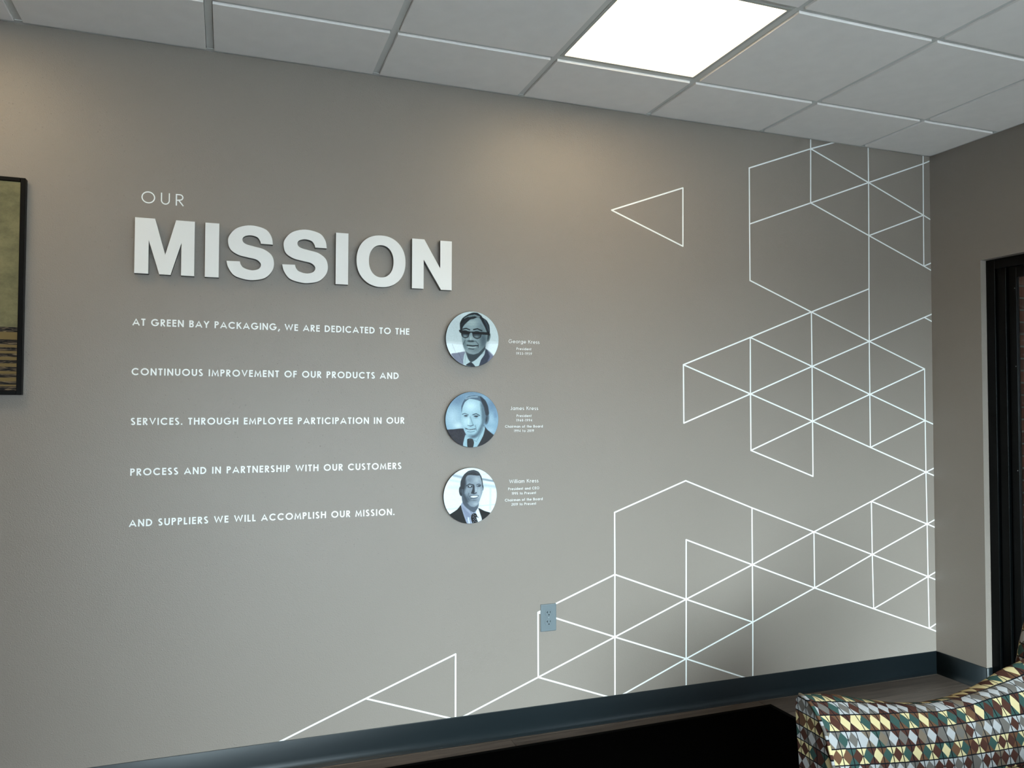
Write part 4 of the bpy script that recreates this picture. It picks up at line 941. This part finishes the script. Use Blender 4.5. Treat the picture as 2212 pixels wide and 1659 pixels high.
for sz in (0.0193, -0.0193):
    b_ = bmesh.new(); pts = []
    for i in range(40):
        a = 2 * PI * i / 40; pts.append((0.0172 * math.cos(a), max(-0.0140, min(0.0140, 0.0172 * math.sin(a)))))
    lay = [[b_.verts.new((x * k, yy, z * k)) for x, z in pts] for k, yy in ((1.04, -0.0060), (1.04, -0.0061), (1.0, -0.0058), (1.0, -0.0072), (0.97, -0.0076))]
    for a, c in zip(lay, lay[1:]):
        for i in range(40): b_.faces.new((a[i], a[(i + 1) % 40], c[(i + 1) % 40], c[i]))
    b_.faces.new(lay[-1])
    rc = link('receptacle', mesh(b_, 'receptacle', outletm), t, (0, 0, sz))
    b_ = bmesh.new(); box(b_, (-0.0074, -0.0079, 0.0000), (-0.0050, -0.0070, 0.0085)); box(b_, (-0.0105, -0.0079, 0.0032), (-0.0074, -0.0070, 0.0053)); link('slot', mesh(b_, 'slot', holem), rc)
    b_ = bmesh.new(); box(b_, (0.0052, -0.0079, 0.0005), (0.0074, -0.0070, 0.0080)); link('slot', mesh(b_, 'slot', holem), rc)
    b_ = bmesh.new(); bmesh.ops.create_cone(b_, cap_ends=True, segments=16, radius1=0.0027, radius2=0.0027, depth=0.001)
    bmesh.ops.rotate(b_, verts=b_.verts, matrix=Matrix.Rotation(PI / 2, 3, 'X')); link('slot', mesh(b_, 'slot', holem), rc, (0.0003, -0.0075, -0.0068))
b_ = bmesh.new(); bmesh.ops.create_uvsphere(b_, u_segments=14, v_segments=8, radius=0.0024); b_.transform(Matrix.Diagonal((1, 0.5, 1, 1)))
link('screw', mesh(b_, 'screw', screwm, True), t, (0, -0.0062, 0))

# ------------------------------------------------------------------ black floor mat
t = thing('floor_mat', 'large plain black mat on the floor along the wall and under the armchair', 'mat', (-2.9, -1.7, 0))
e1 = Vector((-1.7897, -0.0346, 0)).normalized(); e2 = Vector((0.0193, -1, 0)).normalized()
c0 = Vector((-1.0968, -0.0869, 0)); Lx, Ly = 3.6, 3.0
def quad_slab(u0, u1, v0, v1, z0, z1, wob=0.0):
    b_ = bmesh.new(); n = 60; top = []; bot = []
    P = lambda u, v, z: c0 + e1 * u + e2 * v + Vector((0, 0, z))
    ring = [(u0 + (u1 - u0) * i / n, v0) for i in range(n)] + [(u1, v0 + (v1 - v0) * i / 10) for i in range(10)] + [(u1 - (u1 - u0) * i / n, v1) for i in range(n)] + [(u0, v1 - (v1 - v0) * i / 10) for i in range(10)]
    def W(u, v):
        k = wob * noise.noise(Vector((u * 2.3, v * 2.3, 0.4))); return (u, v + k)
    tv = [b_.verts.new(P(*W(u, v), z1) - Vector((-2.9, -1.7, 0))) for u, v in ring]; bv = [b_.verts.new(P(*W(u, v), z0) - Vector((-2.9, -1.7, 0))) for u, v in ring]
    m_ = len(ring); b_.faces.new(tv); b_.faces.new(bv[::-1])
    for i in range(m_): b_.faces.new((tv[i], bv[i], bv[(i + 1) % m_], tv[(i + 1) % m_]))
    return b_
link('pile', mesh(quad_slab(0.025, Lx - 0.025, 0.025, Ly - 0.025, 0.001, 0.0085), 'pile', rugm), t)
bn = bmesh.new()
def bind(u0, u1, v0, v1):
    q = quad_slab(u0, u1, v0, v1, 0.0004, 0.006, 0.0)
    m2 = bpy.data.meshes.new('t'); q.to_mesh(m2); q.free(); bn.from_mesh(m2); bpy.data.meshes.remove(m2)
bind(0, Lx, 0, 0.0245); bind(0, Lx, Ly - 0.0245, Ly); bind(0, 0.0245, 0.025, Ly - 0.025); bind(Lx - 0.0245, Lx, 0.025, Ly - 0.025)
link('binding', mesh(bn, 'binding', rugedgem), t)

# ------------------------------------------------------------------ armchair
CW = 0.0305; RH = 0.0375                           # pattern cell width and row height
def loft(name, curves, us, vs_, parent, closed=False, caps=False, base=None, flip=False):
    """curves[i][j] points; us/vs_ give fabric coordinates in cells"""
    b_ = bmesh.new(); uvl = b_.loops.layers.uv.new('UVMap')
    V = [[b_.verts.new(p) for p in row] for row in curves]
    for i in range(len(V) - 1):
        for j in range(len(V[0]) - 1):
            f = b_.faces.new((V[i][j], V[i][j + 1], V[i + 1][j + 1], V[i + 1][j])); f.smooth = True
            for lp, (a, c) in zip(f.loops, ((i, j), (i, j + 1), (i + 1, j + 1), (i + 1, j))): lp[uvl].uv = (us[a][c], vs_[a][c])
    if caps:
        for row, ui in ((V[0], 0), (V[-1], -1)):
            f = b_.faces.new(row if ui else row[::-1])
            for lp in f.loops:
                c = lp.vert.co; lp[uvl].uv = ((c.x if flip else c.y) / CW + 0.35, c.z / RH)
    if base is not None: b_.transform(Matrix.Translation(-Vector(base)))
    me = bpy.data.meshes.new(name); b_.to_mesh(me); b_.free(); me.materials.append(fabricm)
    o = bpy.data.objects.new(name, me); C.objects.link(o); o.parent = parent
    return o
CH = Vector((-1.62, -1.76, 0.0087))
chair = thing('armchair', 'low armchair in harlequin diamond fabric with piped edges, standing by the glazing', 'armchair', CH)
XS = np.linspace(-2.03, -1.27, 9)
SIL = [0.6087, 0.6006, 0.5789, 0.5595, 0.5507, 0.5569, 0.5771, 0.6120, 0.6372]
LN1 = [0.6010, 0.5915, 0.5785, 0.5660, 0.5590, 0.5640, 0.5790, 0.5961, 0.6030]
LN2 = [0.5773, 0.5687, 0.5603, 0.5553, 0.5545, 0.5579, 0.5654, 0.5727, 0.5760]
LN3 = [0.5452, 0.5364, 0.5274, 0.5224, 0.5185, 0.5200, 0.5215, 0.5219, 0.5230]
LN4 = [0.5073, 0.5000, 0.4927, 0.4874, 0.4834, 0.4844, 0.4854, 0.4856, 0.4860]
def arm(mirror):
    n = 48; xs_ = np.linspace(-2.03, -1.20, n); cur = []; us = []; vv = []
    for x in xs_:
        tt = min(1.0, (x + 2.03) / 0.76); k = 0.05 * tt
        g5 = [float(np.interp(x, XS, q)) for q in (SIL, LN1, LN2, LN3, LN4)]
        lean = 0.035
        # (y, z, v) from the outer foot over the crest to the seat side
        ctl = [(-1.385, 0.12, -9.0), (-1.372, 0.30, -4.2), (-1.370, 0.48, 0.6 - 0.4), (-1.374, g5[0] - 0.035, 3.9 - 1.0 + 0.0), (-1.384, g5[0] - 0.010, 3.9), (-1.398, g5[0], 4.35),
               (-1.43, max(g5[1], g5[0] - 0.016) , 5.0), (-1.458, min(g5[2], g5[1] - 0.012), 6.0), (-1.482, g5[3], 7.0), (-1.497, g5[4], 8.0), (-1.508, g5[4] - 0.036, 9.0), (-1.514, g5[4] - 0.075, 10.0), (-1.516, 0.34, 12.0), (-1.516, 0.20, 16.0)]
        P = catmull([(a, b3) for a, b3, _ in ctl], 4); VV = []
        for a, b3 in zip(ctl, ctl[1:]): VV += [a[2] + (b3[2] - a[2]) * q / 4 for q in range(4)]
        VV.append(ctl[-1][2])
        row = []
        for (yy, z) in P:
            y2 = yy - k
            if mirror: y2 = -3.52 - y2
            # the front edge rakes back towards the foot
            xx = x + (0.03 * max(0, 0.60 - z) / 0.2) * max(0.0, 1 - tt * 3) * (0.55 if yy > -1.44 else 0.2)
            row.append((xx, y2, z))
        cur.append(row); us.append([x / CW - float(np.interp(q, [3, 4, 5, 6, 7, 8], [-.4, 0, .6, 1.1, 1.4, 1.5])) for q in VV]); vv.append(VV)
    o = loft('arm', cur, us, vv, chair, caps=True, base=CH)
    # piping round the front edge
    cu = bpy.data.curves.new('piping', 'CURVE'); cu.dimensions = '3D'; cu.bevel_depth = 0.0042; cu.bevel_resolution = 2
    sp = cu.splines.new('POLY'); pts = cur[0][19:]
    sp.points.add(len(pts) - 1)
    for i, p in enumerate(pts): q = Vector(p) - CH; sp.points[i].co = (q.x - 0.001, q.y, q.z, 1)
    tmp = bpy.data.objects.new('piping_curve', cu); C.objects.link(tmp)
    me = bpy.data.meshes.new_from_object(tmp, depsgraph=bpy.context.evaluated_depsgraph_get()); bpy.data.objects.remove(tmp)
    me.materials.clear(); me.materials.append(fabricm)
    uvl = me.uv_layers.new(name='UVMap') if not me.uv_layers else me.uv_layers[0]; uvl.name = 'UVMap'
    for lp in me.loops:
        co = me.vertices[lp.vertex_index].co; uvl.data[lp.index].uv = (0.5 + co.x * 3, co.z / RH * 0.8 + 0.31 + co.y * 6)
    me.polygons.foreach_set('use_smooth', [True] * len(me.polygons))
    link('piping', me, o)
arm(False); arm(True)
# back: raked, rounded top, spans between and behind the arms
def back():
    cur = []; us = []; vv = []
    y0, y1 = -1.392, -2.128; n = 36
    for i in range(n + 1):
        s_ = i / n; yy = y0 + (y1 - y0) * s_
        edge = min(s_, 1 - s_); rnd_ = math.sqrt(max(0, 1 - (1 - min(1, edge / 0.05)) ** 2))
        bulge = 0.030 * rnd_; top = 0.80 + 0.055 * math.sin(PI * s_) + 0.02 * rnd_
        ctl = [(-1.17 , 0.13), (-1.12, 0.45), (-1.06, 0.70), (-1.045, top - 0.03), (-1.06, top - 0.004), (-1.09, top + 0.004), (-1.13 - bulge * .4, top - 0.012), (-1.165 - bulge, top - 0.05), (-1.195 - bulge, 0.70), (-1.222 - bulge, 0.61), (-1.248 - bulge, 0.50), (-1.265 - bulge, 0.40), (-1.27 - bulge * .5, 0.30), (-1.27, 0.20)]
        ctl = [(a - 0.028 if a < -1.11 else a, b3) for a, b3 in ctl]
        P = catmull(ctl, 4); arc_ = [0]
        for a, b3 in zip(P, P[1:]): arc_.append(arc_[-1] + math.hypot(a[0] - b3[0], a[1] - b3[1]))
        cur.append([(a, yy, b3) for a, b3 in P]); us.append([yy / CW] * len(P)); vv.append([(arc_[-1] - q) / RH + 0.25 for q in arc_])
    return loft('backrest', cur, us, vv, chair, caps=True, base=CH, flip=True)
back()
# seat cushion
def cushion():
    b_ = bmesh.new(); uvl = b_.loops.layers.uv.new('UVMap')
    box(b_, (-2.045, -1.522, 0.27), (-1.32, -1.998, 0.405)); bevel(b_, 0.03, 4)
    for f in b_.faces:
        f.smooth = True
        for lp in f.loops:
            c = lp.vert.co; lp[uvl].uv = (c.y / CW, (c.x if abs(f.normal.z) > .6 else c.z) / RH)
    b_.transform(Matrix.Translation(-CH))
    me = bpy.data.meshes.new('seat_cushion'); b_.to_mesh(me); b_.free(); me.materials.append(fabricm)
    o = bpy.data.objects.new('seat_cushion', me); C.objects.link(o); o.parent = chair
    b_ = bmesh.new(); uvl = b_.loops.layers.uv.new('UVMap')
    box(b_, (-2.015, -1.5165, 0.12), (-1.20, -2.0035, 0.269)); bevel(b_, 0.006, 2)
    for f in b_.faces:
        for lp in f.loops:
            c = lp.vert.co; lp[uvl].uv = ((c.y if abs(f.normal.x) > .5 else c.x) / CW, c.z / RH)
    b_.transform(Matrix.Translation(-CH))
    me = bpy.data.meshes.new('seat_base'); b_.to_mesh(me); b_.free(); me.materials.append(fabricm)
    o = bpy.data.objects.new('seat_base', me); C.objects.link(o); o.parent = chair
cushion()
for lx in (-1.97, -1.22):
    for ly in (-1.46, -2.06):
        b_ = bmesh.new(); bmesh.ops.create_cone(b_, cap_ends=True, segments=4, radius1=0.022, radius2=0.034, depth=0.124)
        bmesh.ops.rotate(b_, verts=b_.verts, matrix=Matrix.Rotation(PI / 4, 3, 'Z'))
        link('leg', mesh(b_, 'leg', woodleg), chair, Vector((lx, ly, 0.0087 + 0.062)) - CH)
for o in list(bpy.data.objects):
    if '_o' in o: del o['_o']
